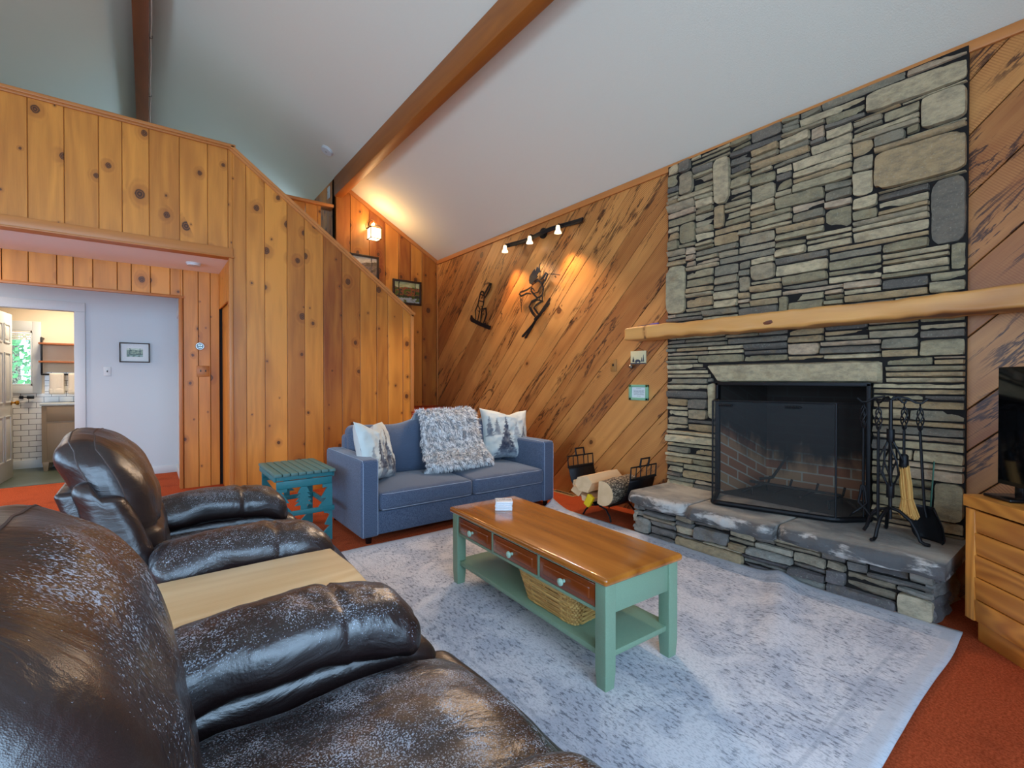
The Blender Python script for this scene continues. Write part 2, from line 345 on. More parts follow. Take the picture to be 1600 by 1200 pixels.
# ------------------------------------------------------------------ mesh helpers
class MB:
    def __init__(s):
        s.v = []; s.f = []; s.g = []; s.r = []; s.c = []; s.mi = []; s.sm = []
        s.xf = Matrix.Identity(4); s.rnd = 0.5; s.off = Vector((0, 0, 0)); s.axis = 0; s.mat = 0; s.smooth = True; s.col = (1, 1, 1)
    def seed(s, rng, axis=None, rnd=None):
        s.off = Vector((rng.uniform(0, 60), rng.uniform(0, 60), rng.uniform(0, 60))); s.rnd = rng.random() if rnd is None else rnd
        if axis is not None: s.axis = axis
        return s
    def vert(s, p, gp=None, r=None, col=None):
        p = Vector(p); gp = Vector(gp) if gp is not None else p
        if s.axis == 1: gp = Vector((gp.y, gp.x, gp.z))
        elif s.axis == 2: gp = Vector((gp.z, gp.x, gp.y))
        s.v.append(s.xf @ p); s.g.append(gp + s.off); s.r.append(s.rnd if r is None else r); s.c.append(col or s.col)
        return len(s.v)-1
    def face(s, idx): s.f.append(tuple(idx)); s.mi.append(s.mat); s.sm.append(s.smooth)
    def quad(s, a, b, c, d): s.face([s.vert(p) for p in (a, b, c, d)])
    def box(s, lo, hi, r=0.003, n=(1, 1, 1), cs=1, fn=None):
        c = (Vector(lo)+Vector(hi))/2; h = [abs(hi[i]-lo[i])/2 for i in range(3)]
        r = min(r, min(h)*0.98)
        ax = []
        for i in range(3):
            a = [-(h[i]-r+r*math.tan(math.radians(45*(cs-k)/cs))) for k in range(cs)] if r > 0 else []
            mid = [-(h[i]-r)+2*(h[i]-r)*k/n[i] for k in range(n[i]+1)]
            ax.append(a+mid+[-q for q in reversed(a)])
        cache = {}
        def pt(i, j, k):
            key = (i, j, k)
            if key in cache: return cache[key]
            p = Vector((ax[0][i], ax[1][j], ax[2][k]))
            q = Vector([max(-(h[t]-r), min(h[t]-r, p[t])) for t in range(3)])
            d = p-q
            if d.length > 1e-9: p = q+d.normalized()*r
            gp = p+c
            w = None
            if fn:
                res = fn(p.copy(), (p.x/h[0], p.y/h[1], p.z/h[2]))
                if isinstance(res, tuple): p, w = res
                else: p = res
            cache[key] = s.vert(p+c, gp, w); return cache[key]
        N = [len(a)-1 for a in ax]
        for j in range(N[1]):
            for k in range(N[2]):
                s.face([pt(0, j, k), pt(0, j, k+1), pt(0, j+1, k+1), pt(0, j+1, k)])
                s.face([pt(N[0], j, k), pt(N[0], j+1, k), pt(N[0], j+1, k+1), pt(N[0], j, k+1)])
        for i in range(N[0]):
            for k in range(N[2]):
                s.face([pt(i, 0, k), pt(i+1, 0, k), pt(i+1, 0, k+1), pt(i, 0, k+1)])
                s.face([pt(i, N[1], k), pt(i, N[1], k+1), pt(i+1, N[1], k+1), pt(i+1, N[1], k)])
            for j in range(N[1]):
                s.face([pt(i, j, 0), pt(i, j+1, 0), pt(i+1, j+1, 0), pt(i+1, j, 0)])
                s.face([pt(i, j, N[2]), pt(i+1, j, N[2]), pt(i+1, j+1, N[2]), pt(i, j+1, N[2])])
        return s
    def tube(s, pts, rad, sides=8, cap=True, flat_=None):
        pts = [Vector(p) for p in pts]; n = len(pts)
        rad = rad if isinstance(rad, (list, tuple)) else [rad]*n
        rings = []; up = None; L = 0.0
        for i in range(n):
            t = (pts[min(i+1, n-1)]-pts[max(i-1, 0)])
            t = t.normalized() if t.length > 0 else Vector((0, 0, 1))
            if up is None:
                up = Vector((0, 0, 1)) if abs(t.z) < 0.9 else Vector((1, 0, 0))
            u = up-t*up.dot(t)
            if u.length < 1e-4: u = t.orthogonal()
            u.normalize(); w = t.cross(u); up = u
            if i: L += (pts[i]-pts[i-1]).length
            ring = []
            for k in range(sides):
                a = 2*math.pi*k/sides
                ring.append(s.vert(pts[i]+(u*math.cos(a)+w*math.sin(a)*(flat_ or 1))*rad[i], (L, math.cos(a)*rad[i], math.sin(a)*rad[i]) if s.axis == 0 else None))
            rings.append(ring)
        for i in range(n-1):
            for k in range(sides):
                k2 = (k+1) % sides
                s.face([rings[i][k], rings[i][k2], rings[i+1][k2], rings[i+1][k]])
        if cap: s.face(list(reversed(rings[0]))); s.face(rings[-1])
        return s
    def lathe(s, prof, c=(0, 0, 0), axis='z', sides=20):
        c = Vector(c); rings = []
        for (r, z) in prof:
            ring = []
            for k in range(sides):
                a = 2*math.pi*k/sides; x, y = r*math.cos(a), r*math.sin(a)
                p = {'z': (x, y, z), 'x': (z, x, y), 'y': (y, z, x)}[axis]
                ring.append(s.vert(c+Vector(p)))
            rings.append(ring)
        for i in range(len(rings)-1):
            for k in range(sides):
                k2 = (k+1) % sides; s.face([rings[i][k], rings[i][k2], rings[i+1][k2], rings[i+1][k]])
        s.face(list(reversed(rings[0]))); s.face(rings[-1]); return s
    def prism(s, poly, fa, fb):
        """poly: 2D points; fa/fb map a 2D point to the front/back 3D position"""
        n = len(poly)
        A = [s.vert(fa(*p)) for p in poly]; B = [s.vert(fb(*p)) for p in poly]
        s.face(A); s.face(list(reversed(B)))
        for i in range(n):
            j = (i+1) % n; s.face([A[j], A[i], B[i], B[j]])
        return s
    def grid(s, nu, nv, fn):
        ids = [[None]*(nv+1) for _ in range(nu+1)]
        for i in range(nu+1):
            for j in range(nv+1):
                r = fn(i/nu, j/nv); 
                if isinstance(r, tuple) and len(r) == 2: ids[i][j] = s.vert(r[0], None, None, r[1])
                else: ids[i][j] = s.vert(r)
        for i in range(nu):
            for j in range(nv): s.face([ids[i][j], ids[i+1][j], ids[i+1][j+1], ids[i][j+1]])
        return ids
    def build(s, name, mats, parent=None, sharp=38, fix=True):
        me = bpy.data.meshes.new(name); me.from_pydata([tuple(v) for v in s.v], [], s.f)
        mats = mats if isinstance(mats, (list, tuple)) else [mats]
        for m in mats: me.materials.append(M[m] if isinstance(m, str) else m)
        me.polygons.foreach_set('material_index', s.mi)
        me.polygons.foreach_set('use_smooth', s.sm)
        a = me.attributes.new('g', 'FLOAT_VECTOR', 'POINT'); a.data.foreach_set('vector', [x for g in s.g for x in g])
        a = me.attributes.new('r', 'FLOAT', 'POINT'); a.data.foreach_set('value', s.r)
        if any(c != (1, 1, 1) for c in s.c):
            a = me.attributes.new('col', 'FLOAT_COLOR', 'POINT'); a.data.foreach_set('color', [x for c in s.c for x in (c[0], c[1], c[2], 1.0)])
        if fix:
            import bmesh
            bm = bmesh.new(); bm.from_mesh(me); bmesh.ops.recalc_face_normals(bm, faces=bm.faces); bm.to_mesh(me); bm.free()
        me.set_sharp_from_angle(angle=math.radians(sharp))
        o = bpy.data.objects.new(name, me); COL.objects.link(o)
        if parent: o.parent = parent
        return o
def thing(name, label, cat, loc=(0, 0, 0), rotz=0.0, group=None):
    o = bpy.data.objects.new(name, None); COL.objects.link(o); o.empty_display_size = 0.1
    o.location = loc; o.rotation_euler = (0, 0, rotz); o['label'] = label; o['category'] = cat
    if group: o['group'] = group
    return o
def tag(o, label, cat, group=None):
    o['label'] = label; o['category'] = cat
    if group: o['group'] = group
    return o
def struct(o): o['kind'] = 'structure'; return o
def bx(name, lo, hi, mat, parent=None, r=0.003, axis=0, rng=None, cs=1):
    b = MB(); b.seed(rng or random.Random(zlib.crc32(name.encode()) % 1000 + int(abs(lo[0]*97+lo[1]*31+lo[2]*11)*10)), axis)
    b.box(lo, hi, r, cs=cs); return b.build(name, mat, parent)
def clip(poly, a, b, c):
    """keep points with a*x+b*y<=c"""
    out = []
    for i in range(len(poly)):
        p, q = poly[i], poly[(i+1) % len(poly)]
        dp, dq = a*p[0]+b*p[1]-c, a*q[0]+b*q[1]-c
        if dp <= 0: out.append(p)
        if (dp < 0 < dq) or (dq < 0 < dp):
            t = dp/(dp-dq); out.append((p[0]+(q[0]-p[0])*t, p[1]+(q[1]-p[1])*t))
    return out
def boards(name, pieces, to3, nrm, ang, widths, seed, mat='pine', gap=0.0025, thick=0.014, lo=-8.0, hi=12.0, rr=(0.0, 1.0)):
    """board cladding: pieces are convex 2D polygons (s,z); ang is the grain direction"""
    rng = random.Random(seed); mb = MB(); mb.smooth = False
    du, dv = math.cos(ang), math.sin(ang); cu, cv = -dv, du
    nv = Vector(nrm)
    off = lo
    while off < hi:
        w = rng.uniform(*widths); rnd = rng.uniform(*rr); so = Vector((rng.uniform(0, 50), rng.uniform(0, 50), 0))
        a0, a1 = off+gap, off+w-gap; off += w
        for poly in pieces:
            q = clip(poly, cu, cv, a1)
            if len(q) < 3: continue
            q = clip(q, -cu, -cv, -a0)
            if len(q) < 3: continue
            area = abs(sum(q[i][0]*q[(i+1) % len(q)][1]-q[(i+1) % len(q)][0]*q[i][1] for i in range(len(q))))/2
            if area < 1e-4: continue
            def g2(p): return Vector((p[0]*du+p[1]*dv, p[0]*cu+p[1]*cv, 0))+so
            cx = sum(p[0] for p in q)/len(q); cy = sum(p[1] for p in q)/len(q)
            A = []; B = []; C = []
            for p in q:
                ins = 0.003
                dx, dy = cx-p[0], cy-p[1]; L = math.hypot(dx, dy) or 1
                # bevel: move the front face edge in across the board only
                sgn = 1 if (dx*cu+dy*cv) > 0 else -1
                pf = (p[0]+cu*sgn*ins, p[1]+cv*sgn*ins)
                for lst, pp, dep in ((A, pf, 0.0), (C, p, -0.003), (B, p, -thick)):
                    mb.v.append(to3(*pp)+nv*dep); mb.g.append(g2(pp)); mb.r.append(rnd); mb.c.append((1, 1, 1)); lst.append(len(mb.v)-1)
            mb.face(A)
            for X, Y in ((A, C), (C, B)):
                for i in range(len(q)):
                    j = (i+1) % len(q); mb.face([X[i], X[j], Y[j], Y[i]])
    return mb.build(name, mat)
def wall_slab(name, pieces, to3, nrm, depth, mat, d0=0.0):
    """plain solid wall made of convex 2D pieces"""
    mb = MB(); mb.smooth = False; nv = Vector(nrm)
    for poly in pieces:
        mb.prism(poly, lambda s, z: to3(s, z)-nv*d0, lambda s, z: to3(s, z)-nv*(depth+d0))
    return mb.build(name, mat)
# ------------------------------------------------------------------ the room
ZE, SL = 3.083, 0.567           # ceiling height at the right wall, slope of the roof
def zc(x): return ZE+SL*(XR-abs(x))
b = MB(); b.smooth = False; b.box((-3.7, -1.3, -0.1), (3.7, 7.75, 0.0), 0.0)
struct(b.build('floor', 'carpet'))
def ceil_piece(xa, xb, y0, y1, mb):
    t = 0.12
    P = [(xa, y0), (xb, y0), (xb, y1), (xa, y1)]
    A = [mb.vert((x, y, zc(x))) for x, y in P]; B = [mb.vert((x, y, zc(x)+t)) for x, y in P]
    mb.face(A); mb.face(B)
    for i in range(4):
        j = (i+1) % 4; mb.face([A[i], A[j], B[j], B[i]])
b = MB(); b.smooth = False
ceil_piece(0, 3.7, -1.3, 9.4, b); ceil_piece(-3.7, 0, -1.3, 9.4, b)
struct(b.build('ceiling', 'ceiling'))
# right wall: diagonal spalted boards either side of the chimney
right3 = lambda s, z: Vector((XR, s, z))
struct(boards('wall_right', [[(2.36, 0), (YG, 0), (YG, ZE), (2.36, ZE)], [(YF, 0), (0.56, 0), (0.56, ZE), (YF, ZE)]], right3, (-1, 0, 0), math.radians(135), (0.16, 0.30), 11, 'spalted'))
struct(wall_slab('wall_right_backing', [[(YF-.1, -.1), (YG+.1, -.1), (YG+.1, ZE+.1), (YF-.1, ZE+.1)]], right3, (-1, 0, 0), 0.1, 'darkhole', 0.62))
b = MB(); b.smooth = False
for (s0, s1, z0, z1) in ((2.3, YG+.1, -.1, ZE+.1), (YF-.1, 0.6, -.1, ZE+.1), (0.6, 2.3, 1.25, ZE+.1), (0.6, 2.3, -.1, 0.3)):
    b.box((XR+0.014, s0, z0), (XR+0.11, s1, z1), 0)
struct(b.build('wall_right_sheathing', 'darkhole'))
# gable wall beside the stairs
gab3 = lambda s, z: Vector((s, YG, z))
struct(boards('wall_back', [[(2.03, 0.83), (XR, 0.83), (XR, ZE), (2.03, zc(2.03))]], gab3, (0, -1, 0), R90, (0.17, 0.27), 5, 'pine'))
struct(wall_slab('wall_back_lower', [[(0.69, 0), (XR, 0), (XR, 0.83), (0.69, 0.83)]], gab3, (0, -1, 0), 0.1, 'carpet'))
struct(wall_slab('wall_back_sheathing', [[(2.03, 0.83), (XR+.1, 0.83), (XR+.1, ZE), (2.03, zc(2.03))]], gab3, (0, -1, 0), 0.1, 'darkhole', 0.014))
struct(wall_slab('wall_back_stairwell', [[(0.69, 0.83), (2.03, 0.83), (2.03, 2.56), (0.69, 2.56)]], gab3, (0, -1, 0), 0.1, 'pine', 0.0))
# return wall running back from the gable into the loft
ret3 = lambda s, z: Vector((2.03, s, z))
struct(boards('wall_loft_return', [[(YG, 2.56), (9.3, 2.56), (9.3, zc(2.03)), (YG, zc(2.03))]], ret3, (-1, 0, 0), R90, (0.15, 0.25), 8, 'pine'))
# stair wall and loft front, one run of vertical boards
st3 = lambda s, z: Vector((s, YS, z))
STW = [[(-3.6, 2.46), (0.69, 2.46), (0.69, 3.56), (-3.6, 3.56)], [(0.69, 0), (2.65, 0), (2.65, 2.045), (0.69, 3.53)]]
struct(boards('wall_stair', STW, st3, (0, -1, 0), R90, (0.14, 0.24), 3, 'pine'))
b = MB(); b.smooth = False
b.prism(STW[1], lambda s, z: Vector((s, YS+.014, z)), lambda s, z: Vector((s, YS+.1, z)))
b.prism(STW[0], lambda s, z: Vector((s, YS+.014, z)), lambda s, z: Vector((s, YS+.1, z)))
struct(b.build('wall_stair_framing', 'trim'))
# alcove under the loft
alc3 = lambda s, z: Vector((s, 6.45, z))
struct(boards('wall_alcove', [[(-3.6, 2.16), (0.30, 2.16), (0.30, 2.46), (-3.6, 2.46)], [(0.30, 0), (0.67, 0), (0.67, 2.46), (0.30, 2.46)], [(-3.6, 0), (-2.6, 0), (-2.6, 2.16), (-3.6, 2.16)]], alc3, (0, -1, 0), R90, (0.11, 0.21), 21, 'pine', rr=(0.0, 0.35)))
struct(wall_slab('wall_alcove_sheathing', [[(-3.6, 2.16), (0.30, 2.16), (0.30, 2.46), (-3.6, 2.46)], [(0.31, 0), (0.72, 0), (0.72, 2.46), (0.31, 2.46)], [(-3.6, 0), (-2.6, 0), (-2.6, 2.16), (-3.6, 2.16)]], alc3, (0, -1, 0), 0.09, 'darkhole', 0.014))
side3 = lambda s, z: Vector((0.67, s, z))
struct(boards('wall_alcove_side', [[(YS, 2.05), (6.45, 2.05), (6.45, 2.46), (YS, 2.46)], [(YS, 0), (5.72, 0), (5.72, 2.05), (YS, 2.05)]], side3, (-1, 0, 0), R90, (0.12, 0.2), 23, 'pine', rr=(0.0, 0.4)))
b = MB(); b.seed(random.Random(4), 2); b.box((0.70, 5.70, 0), (0.74, 6.45, 2.07), 0.003)
struct(b.build('door_2', 'pine'))
# loft floor (its underside is the brightened soffit and the hall ceiling)
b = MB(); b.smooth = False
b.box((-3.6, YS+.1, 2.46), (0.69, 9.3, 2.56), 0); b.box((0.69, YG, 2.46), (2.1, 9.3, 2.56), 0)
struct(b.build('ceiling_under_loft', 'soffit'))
# trims
def trim(n, lo, hi, mat='trim', axis=0, r=0.004, seed=1):
    b = MB(); b.seed(random.Random(seed*7+n), axis); b.box(lo, hi, r); return struct(b.build('trim_%d' % n, mat))
trim(1, (-3.6, YS-.035, 3.555), (0.715, YS+.12, 3.585)); trim(2, (-3.6, YS-.022, 3.535), (0.70, YS-.0, 3.556))
trim(3, (-3.6, YS-.02, 2.462), (0.69, YS-.0, 2.548)); trim(4, (-3.6, YS-.035, 2.448), (0.70, YS+.1, 2.464))
trim(5, (0.655, YS-.02, 0), (0.69, YS+.02, 2.448), axis=2)
trim(6, (-2.65, 6.425, 2.135), (0.33, 6.47, 2.165)); trim(7, (0.285, 6.43, 0), (0.315, 6.56, 2.165), axis=2)
trim(8, (2.635, YS-.02, 0.822), (2.675, YS+.11, 2.05), axis=2)
b = MB(); b.seed(random.Random(2), 0)      # sloping cap of the stair wall
for (d0, d1, y0, y1) in ((0.0, 0.028, YS-.035, YS+.13), (-0.022, 0.0, YS-.02, YS)):
    p0, p1 = Vector((0.67, 0, 3.555)), Vector((2.675, 0, 2.04)); u = (p1-p0).normalized(); nn = Vector((-u.z, 0, u.x))*-1
    nn = Vector((u.z*-1, 0, u.x))
    poly = [p0+nn*d0, p1+nn*d0, p1+nn*d1, p0+nn*d1]
    A = [b.vert((p.x, y0, p.z)) for p in poly]; B = [b.vert((p.x, y1, p.z)) for p in poly]
    b.face(A); b.face(B)
    for i in range(4): b.face([A[i], A[(i+1) % 4], B[(i+1) % 4], B[i]])
b.smooth = False; struct(b.build('trim_9', 'trim'))
# ceiling trim along the right wall and up the gable
trim(10, (XR-.022, YF, 3.05-.028), (XR, YG, 3.083), axis=1, mat='trim')
b = MB(); b.seed(random.Random(5), 0); b.smooth = False
P = [(2.13, zc(2.13)), (XR, ZE), (XR, ZE-.06), (2.13, zc(2.13)-.06)]
b.prism(P, lambda s, z: Vector((s, YG-.02, z)), lambda s, z: Vector((s, YG, z))); struct(b.build('trim_11', 'trim'))
trim(12, (XR-.018, YG-.018, 0.83), (XR, YG, ZE-.05), axis=2)
# stairs and landing
b = MB(); b.smooth = False
b.box((2.65, YS, 0), (XR, YG, 0.815), 0.01)
for i in range(9):
    x1 = 2.65-i*0.215; z = 0.815+(i+1)*0.19
    if z < 2.6: b.box((x1-0.215, YS+.1, max(0, z-0.4)), (x1, YG, z), 0.008)
for i in range(3): b.box((2.75, YS-.25*(i+1), 0), (XR-.02, YS-.25*i, 0.815-0.2*(i+1)), 0.01)
struct(b.build('stair_flight', 'carpet'))
# half wall beside the top of the stairs
hw3 = lambda s, z: Vector((s, 6.62, z))
struct(boards('wall_loft_half', [[(0.9, 2.56), (1.865, 2.56), (1.865, 3.57), (0.9, 3.57)]], hw3, (0, -1, 0), R90, (0.13, 0.2), 31, 'pine'))
trim(13, (0.9, 6.56, 3.565), (2.02, 6.74, 3.605))
# beams
def beam(name, lo, hi, mat, label, seed, parent=None):
    b = MB(); b.seed(random.Random(seed), 1); b.box(lo, hi, 0.008, n=(1, 8, 1)); return b.build(name, mat, parent)
o = struct(beam('beam_side', (2.015, YF, 3.715), (2.13, YG, zc(2.13)+.05), 'beam', '', 3))
o = struct(beam('beam_ridge', (-0.10, YF, 4.82), (0.035, 9.3, 5.14), 'darkbeam', '', 4))
# outer walls
def cells(x0, x1, z0, z1, holes):
    xs = sorted({x0, x1, *[h[0] for h in holes], *[h[1] for h in holes]}); zs = sorted({z0, z1, *[h[2] for h in holes], *[h[3] for h in holes]})
    out = []
    for i in range(len(xs)-1):
        for j in range(len(zs)-1):
            cx, cz = (xs[i]+xs[i+1])/2, (zs[j]+zs[j+1])/2
            if not any(h[0] < cx < h[1] and h[2] < cz < h[3] for h in holes): out.append([(xs[i], zs[j]), (xs[i+1], zs[j]), (xs[i+1], zs[j+1]), (xs[i], zs[j+1])])
    return out
fr3 = lambda s, z: Vector((s, YF, z))
struct(wall_slab('wall_front', cells(-3.7, 3.7, -.1, ZE, WIN_FRONT)+[[(-3.7, ZE), (3.7, ZE), (0, zc(0)+.05)]], fr3, (0, 1, 0), 0.12, 'plainpine'))
lf3 = lambda s, z: Vector((XL, s, z))
struct(wall_slab('wall_left', cells(YF, 9.4, -.1, ZE+.05, WIN_LEFT), lf3, (1, 0, 0), 0.12, 'plainpine'))
bk3 = lambda s, z: Vector((s, 9.3, z))
struct(wall_slab('wall_loft_back', [[(-3.7, 2.5), (3.7, 2.5), (3.7, ZE), (0, zc(0)), (-3.7, ZE)]], bk3, (0, -1, 0), 0.1, 'ceiling'))
n = 1
for (a, c, z0, z1) in WIN_FRONT:
    b = MB(); t = 0.05
    b.box((a, YF-.09, z0), (a+t, YF-.02, z1)); b.box((c-t, YF-.09, z0), (c, YF-.02, z1)); b.box((a, YF-.09, z0), (c, YF-.02, z0+t)); b.box((a, YF-.09, z1-t), (c, YF-.02, z1)); b.box((a, YF-.09, 2.1), (c, YF-.02, 2.15))
    struct(b.build('window_%d' % n, 'trim')); n += 1
for (a, c, z0, z1) in WIN_LEFT:
    b = MB(); t = 0.05
    b.box((XL-.09, a, z0), (XL-.02, a+t, z1)); b.box((XL-.09, c-t, z0), (XL-.02, c, z1)); b.box((XL-.09, a, z0), (XL-.02, c, z0+t)); b.box((XL-.09, a, z1-t), (XL-.02, c, z1)); b.box((XL-.09, (a+c)/2-.02, z0), (XL-.02, (a+c)/2+.02, z1))
    struct(b.build('window_%d' % n, 'trim')); n += 1
# hall and bathroom
DX0, DX1 = -1.405, -0.69
ha3 = lambda s, z: Vector((s, YH, z))
struct(wall_slab('wall_hall', cells(-3.6, 0.32, 0, 2.46, [(DX0, DX1, -1, 2.045)]), ha3, (0, -1, 0), 0.1, 'hallpaint'))
he3 = lambda s, z: Vector((0.32, s, z))
struct(wall_slab('wall_hall_end', [[(6.55, 0), (7.79, 0), (7.79, 2.46), (6.55, 2.46)]], he3, (-1, 0, 0), 0.1, 'hallpaint'))
trim(20, (DX1, YH-.018, 0), (DX1+.1, YH, 2.045), 'white', 2); trim(21, (DX0-.1, YH-.018, 2.045), (DX1+.1, YH, 2.155), 'white'); trim(22, (DX0-.1, YH-.018, 0), (DX0, YH, 2.045), 'white', 2)
trim(23, (0.30, 6.60, 0), (0.322, 6.70, 2.1), 'white', 2); trim(24, (0.305, 6.60, 2.02), (0.322, 7.5, 2.1), 'white', 1)
b = MB(); b.box((DX1+.1, YH-.012, 0), (0.32, YH, 0.1), 0.003); b.box((0.306, 6.7, 0), (0.32, YH, 0.1), 0.003); struct(b.build('baseboard_hall', 'white'))
BY, BZ = 9.2, 2.42
WB = (-1.50, -1.25, 1.14, 1.90)
ba3 = lambda s, z: Vector((s, BY, z))
struct(wall_slab('wall_bath_back', cells(-2.3, 0.4, 1.035, BZ, [WB]), ba3, (0, -1, 0), 0.1, 'creampaint'))
struct(wall_slab('wall_bath_tile', [[(-2.3, 0), (0.4, 0), (0.4, 1.035), (-2.3, 1.035)]], ba3, (0, -1, 0), 0.1, 'tile'))
b = MB(); b.box((-1.13, BY-.008, 1.035), (0.4, BY, 1.33), 0); struct(b.build('trim_25', 'tile'))
b = MB(); b.smooth = False
b.box((-2.4, YH+.1, 0), (-2.3, BY+.1, BZ), 0); b.box((0.4, YH+.1, 0), (0.5, BY+.1, BZ), 0); b.box((-2.4, YH+.1, BZ), (0.5, BY+.1, BZ+.04), 0)
struct(b.build('wall_bath_sides', 'creampaint'))
b = MB(); b.seed(random.Random(3), 0); b.box((-2.3, YH+.01, -0.1), (0.4, BY+.1, 0.006), 0); struct(b.build('floor_bath', 'bathfloor'))
b = MB(); b.box((-2.3, BY-.014, 0), (0.4, BY, 0.12), 0.003); struct(b.build('baseboard_bath', 'white'))
# bathroom window with its casing, sash and pane
b = MB(); x0, x1, z0, z1 = WB
b.box((x0-.1, BY-.02, z0-.1), (x0, BY, z1+.13)); b.box((x1, BY-.02, z0-.1), (x1+.09, BY, z1+.13)); b.box((x0, BY-.02, z1), (x1, BY, z1+.13)); b.box((x0, BY-.02, z0-.1), (x1, BY, z0))
b.box((x0, BY-.01, z0), (x0+.02, BY+.06, z1)); b.box((x1-.02, BY-.01, z0), (x1, BY+.06, z1)); b.box((x0, BY-.01, z0), (x1, BY+.06, z0+.03)); b.box((x0, BY-.01, z1-.03), (x1, BY+.06, z1))
w = struct(b.build('window_%d' % n, 'white'))
b = MB(); b.box((x0+.02, BY+.03, z0+.03), (x1-.02, BY+.036, z1-.03), 0); b.build('pane', 'glass', w)
b = MB()
for i in range(5): b.box((x0+.015, BY-.03, z1-.13+i*.025), (x1-.015, BY-.005, z1-.112+i*.025), 0.006)
b.build('folded_blind', 'towel', w)
light('alcove_fill', 'AREA', (-1.7, 5.95, 2.425), 12, (1.0, 0.93, 0.85), 0.24)  # fill lamp added out of view to brighten the alcove
light('hall_fill', 'AREA', (-2.3, 7.1, 2.425), 26, (1.0, 0.93, 0.85), 0.24)  # fill lamp added beyond the frame to lift the hall walls
light('bath_light', 'AREA', (-0.9, 8.5, BZ-.035), 16, (1.0, 0.82, 0.6), 0.24)
light('window_portal', 'AREA', ((x0+x1)/2, BY+.09, (z0+z1)/2), 1, (1, 1, 1), x1-x0, (R90, 0, math.pi), z1-z0, portal=True)
# six-panel bathroom door standing open
b = MB(); hx, hy = DX0+.015, YH+.09; ang = math.atan2(0.745, 0.04)
b.xf = Matrix.Translation((hx, hy, 0.008)) @ Matrix.Rotation(ang, 4, 'Z')
Wd, Hd = 0.72, 2.03
b.box((0, -.017, 0), (Wd, .017, Hd), 0.002)
door = struct(b.build('door_1', 'white'))
for (z0, z1) in ((0.22, 0.78), (0.93, 1.55), (1.66, 1.90)):
    for (u0, u1) in ((0.10, 0.33), (0.39, 0.62)):
        p = MB(); p.xf = b.xf
        for (ua, ub, za, zb) in ((u0, u1, z0, z0+.02), (u0, u1, z1-.02, z1), (u0, u0+.02, z0, z1), (u1-.02, u1, z0, z1)):
            p.box((ua, -.028, za), (ub, -.015, zb), 0.006)
        p.box((u0+.045, -.025, z0+.045), (u1-.045, -.015, z1-.045), 0.008); p.build('panel', 'white', door)
p = MB(); p.xf = b.xf
p.lathe([(0.028, 0), (0.028, -.006), (0.011, -.01), (0.011, -.03), (0.027, -.045), (0.029, -.06), (0.018, -.072), (0.002, -.074)], (Wd-.06, -.017, 0.93), 'y', 20)
p.build('knob', 'brass', door)
# ------------------------------------------------------------------ fireplace
HZ = 0.34                        # hearth height
FX = 3.55                        # face of the stonework
FY0, FY1 = 0.52, 2.40
OY0, OY1, OZ1 = 0.95, 1.93, 1.20 # fire opening
def pack(u0, u1, v0, v1, blocked, rng, cw=0.022, ch=0.017, wr=(6, 26), hr=(2, 5), big=0.035, preset=()):
    nu, nv = max(1, round((u1-u0)/cw)), max(1, round((v1-v0)/ch)); cw, ch = (u1-u0)/nu, (v1-v0)/nv
    occ = [[False]*nv for _ in range(nu)]
    for i in range(nu):
        for j in range(nv):
            if blocked(u0+(i+.5)*cw, v0+(j+.5)*ch): occ[i][j] = True
    out = []
    def put(i, j, w, h):
        for a in range(i, i+w):
            for q in range(j, j+h): occ[a][q] = True
        out.append((u0+i*cw, v0+j*ch, u0+(i+w)*cw, v0+(j+h)*ch))
    for (a, q, c, d) in preset:
        i, j = int(round((a-u0)/cw)), int(round((q-v0)/ch)); w, h = int(round((c-a)/cw)), int(round((d-q)/ch))
        w = min(w, nu-i); h = min(h, nv-j); put(i, j, w, h)
    for j in range(nv):
        i = 0
        while i < nu:
            if occ[i][j]: i += 1; continue
            k = rng.random()
            if k < big: w, h = rng.randint(7, 13), rng.randint(6, 8)
            elif k < big+0.012: w, h = rng.randint(3, 5), rng.randint(8, 14)
            else:
                h = rng.choices([2, 3, 4, 5], [0.36, 0.36, 0.2, 0.08])[0]; w = int(rng.triangular(wr[0], wr[1], wr[0]+5))
            run = 0
            while i+run < nu and not occ[i+run][j] and run < w: run += 1
            rest = 0
            while i+run+rest < nu and not occ[i+run+rest][j] and rest < 4: rest += 1
            w = run+rest if rest < 4 else run
            h = min(h, nv-j)
            while h > 1 and any(occ[a][j+q] for a in range(i, i+w) for q in range(h)): h -= 1
            if nv-(j+h) == 1 and not any(occ[a][j+h] for a in range(i, i+w)): h += 1
            put(i, j, w, h); i += w
    return out
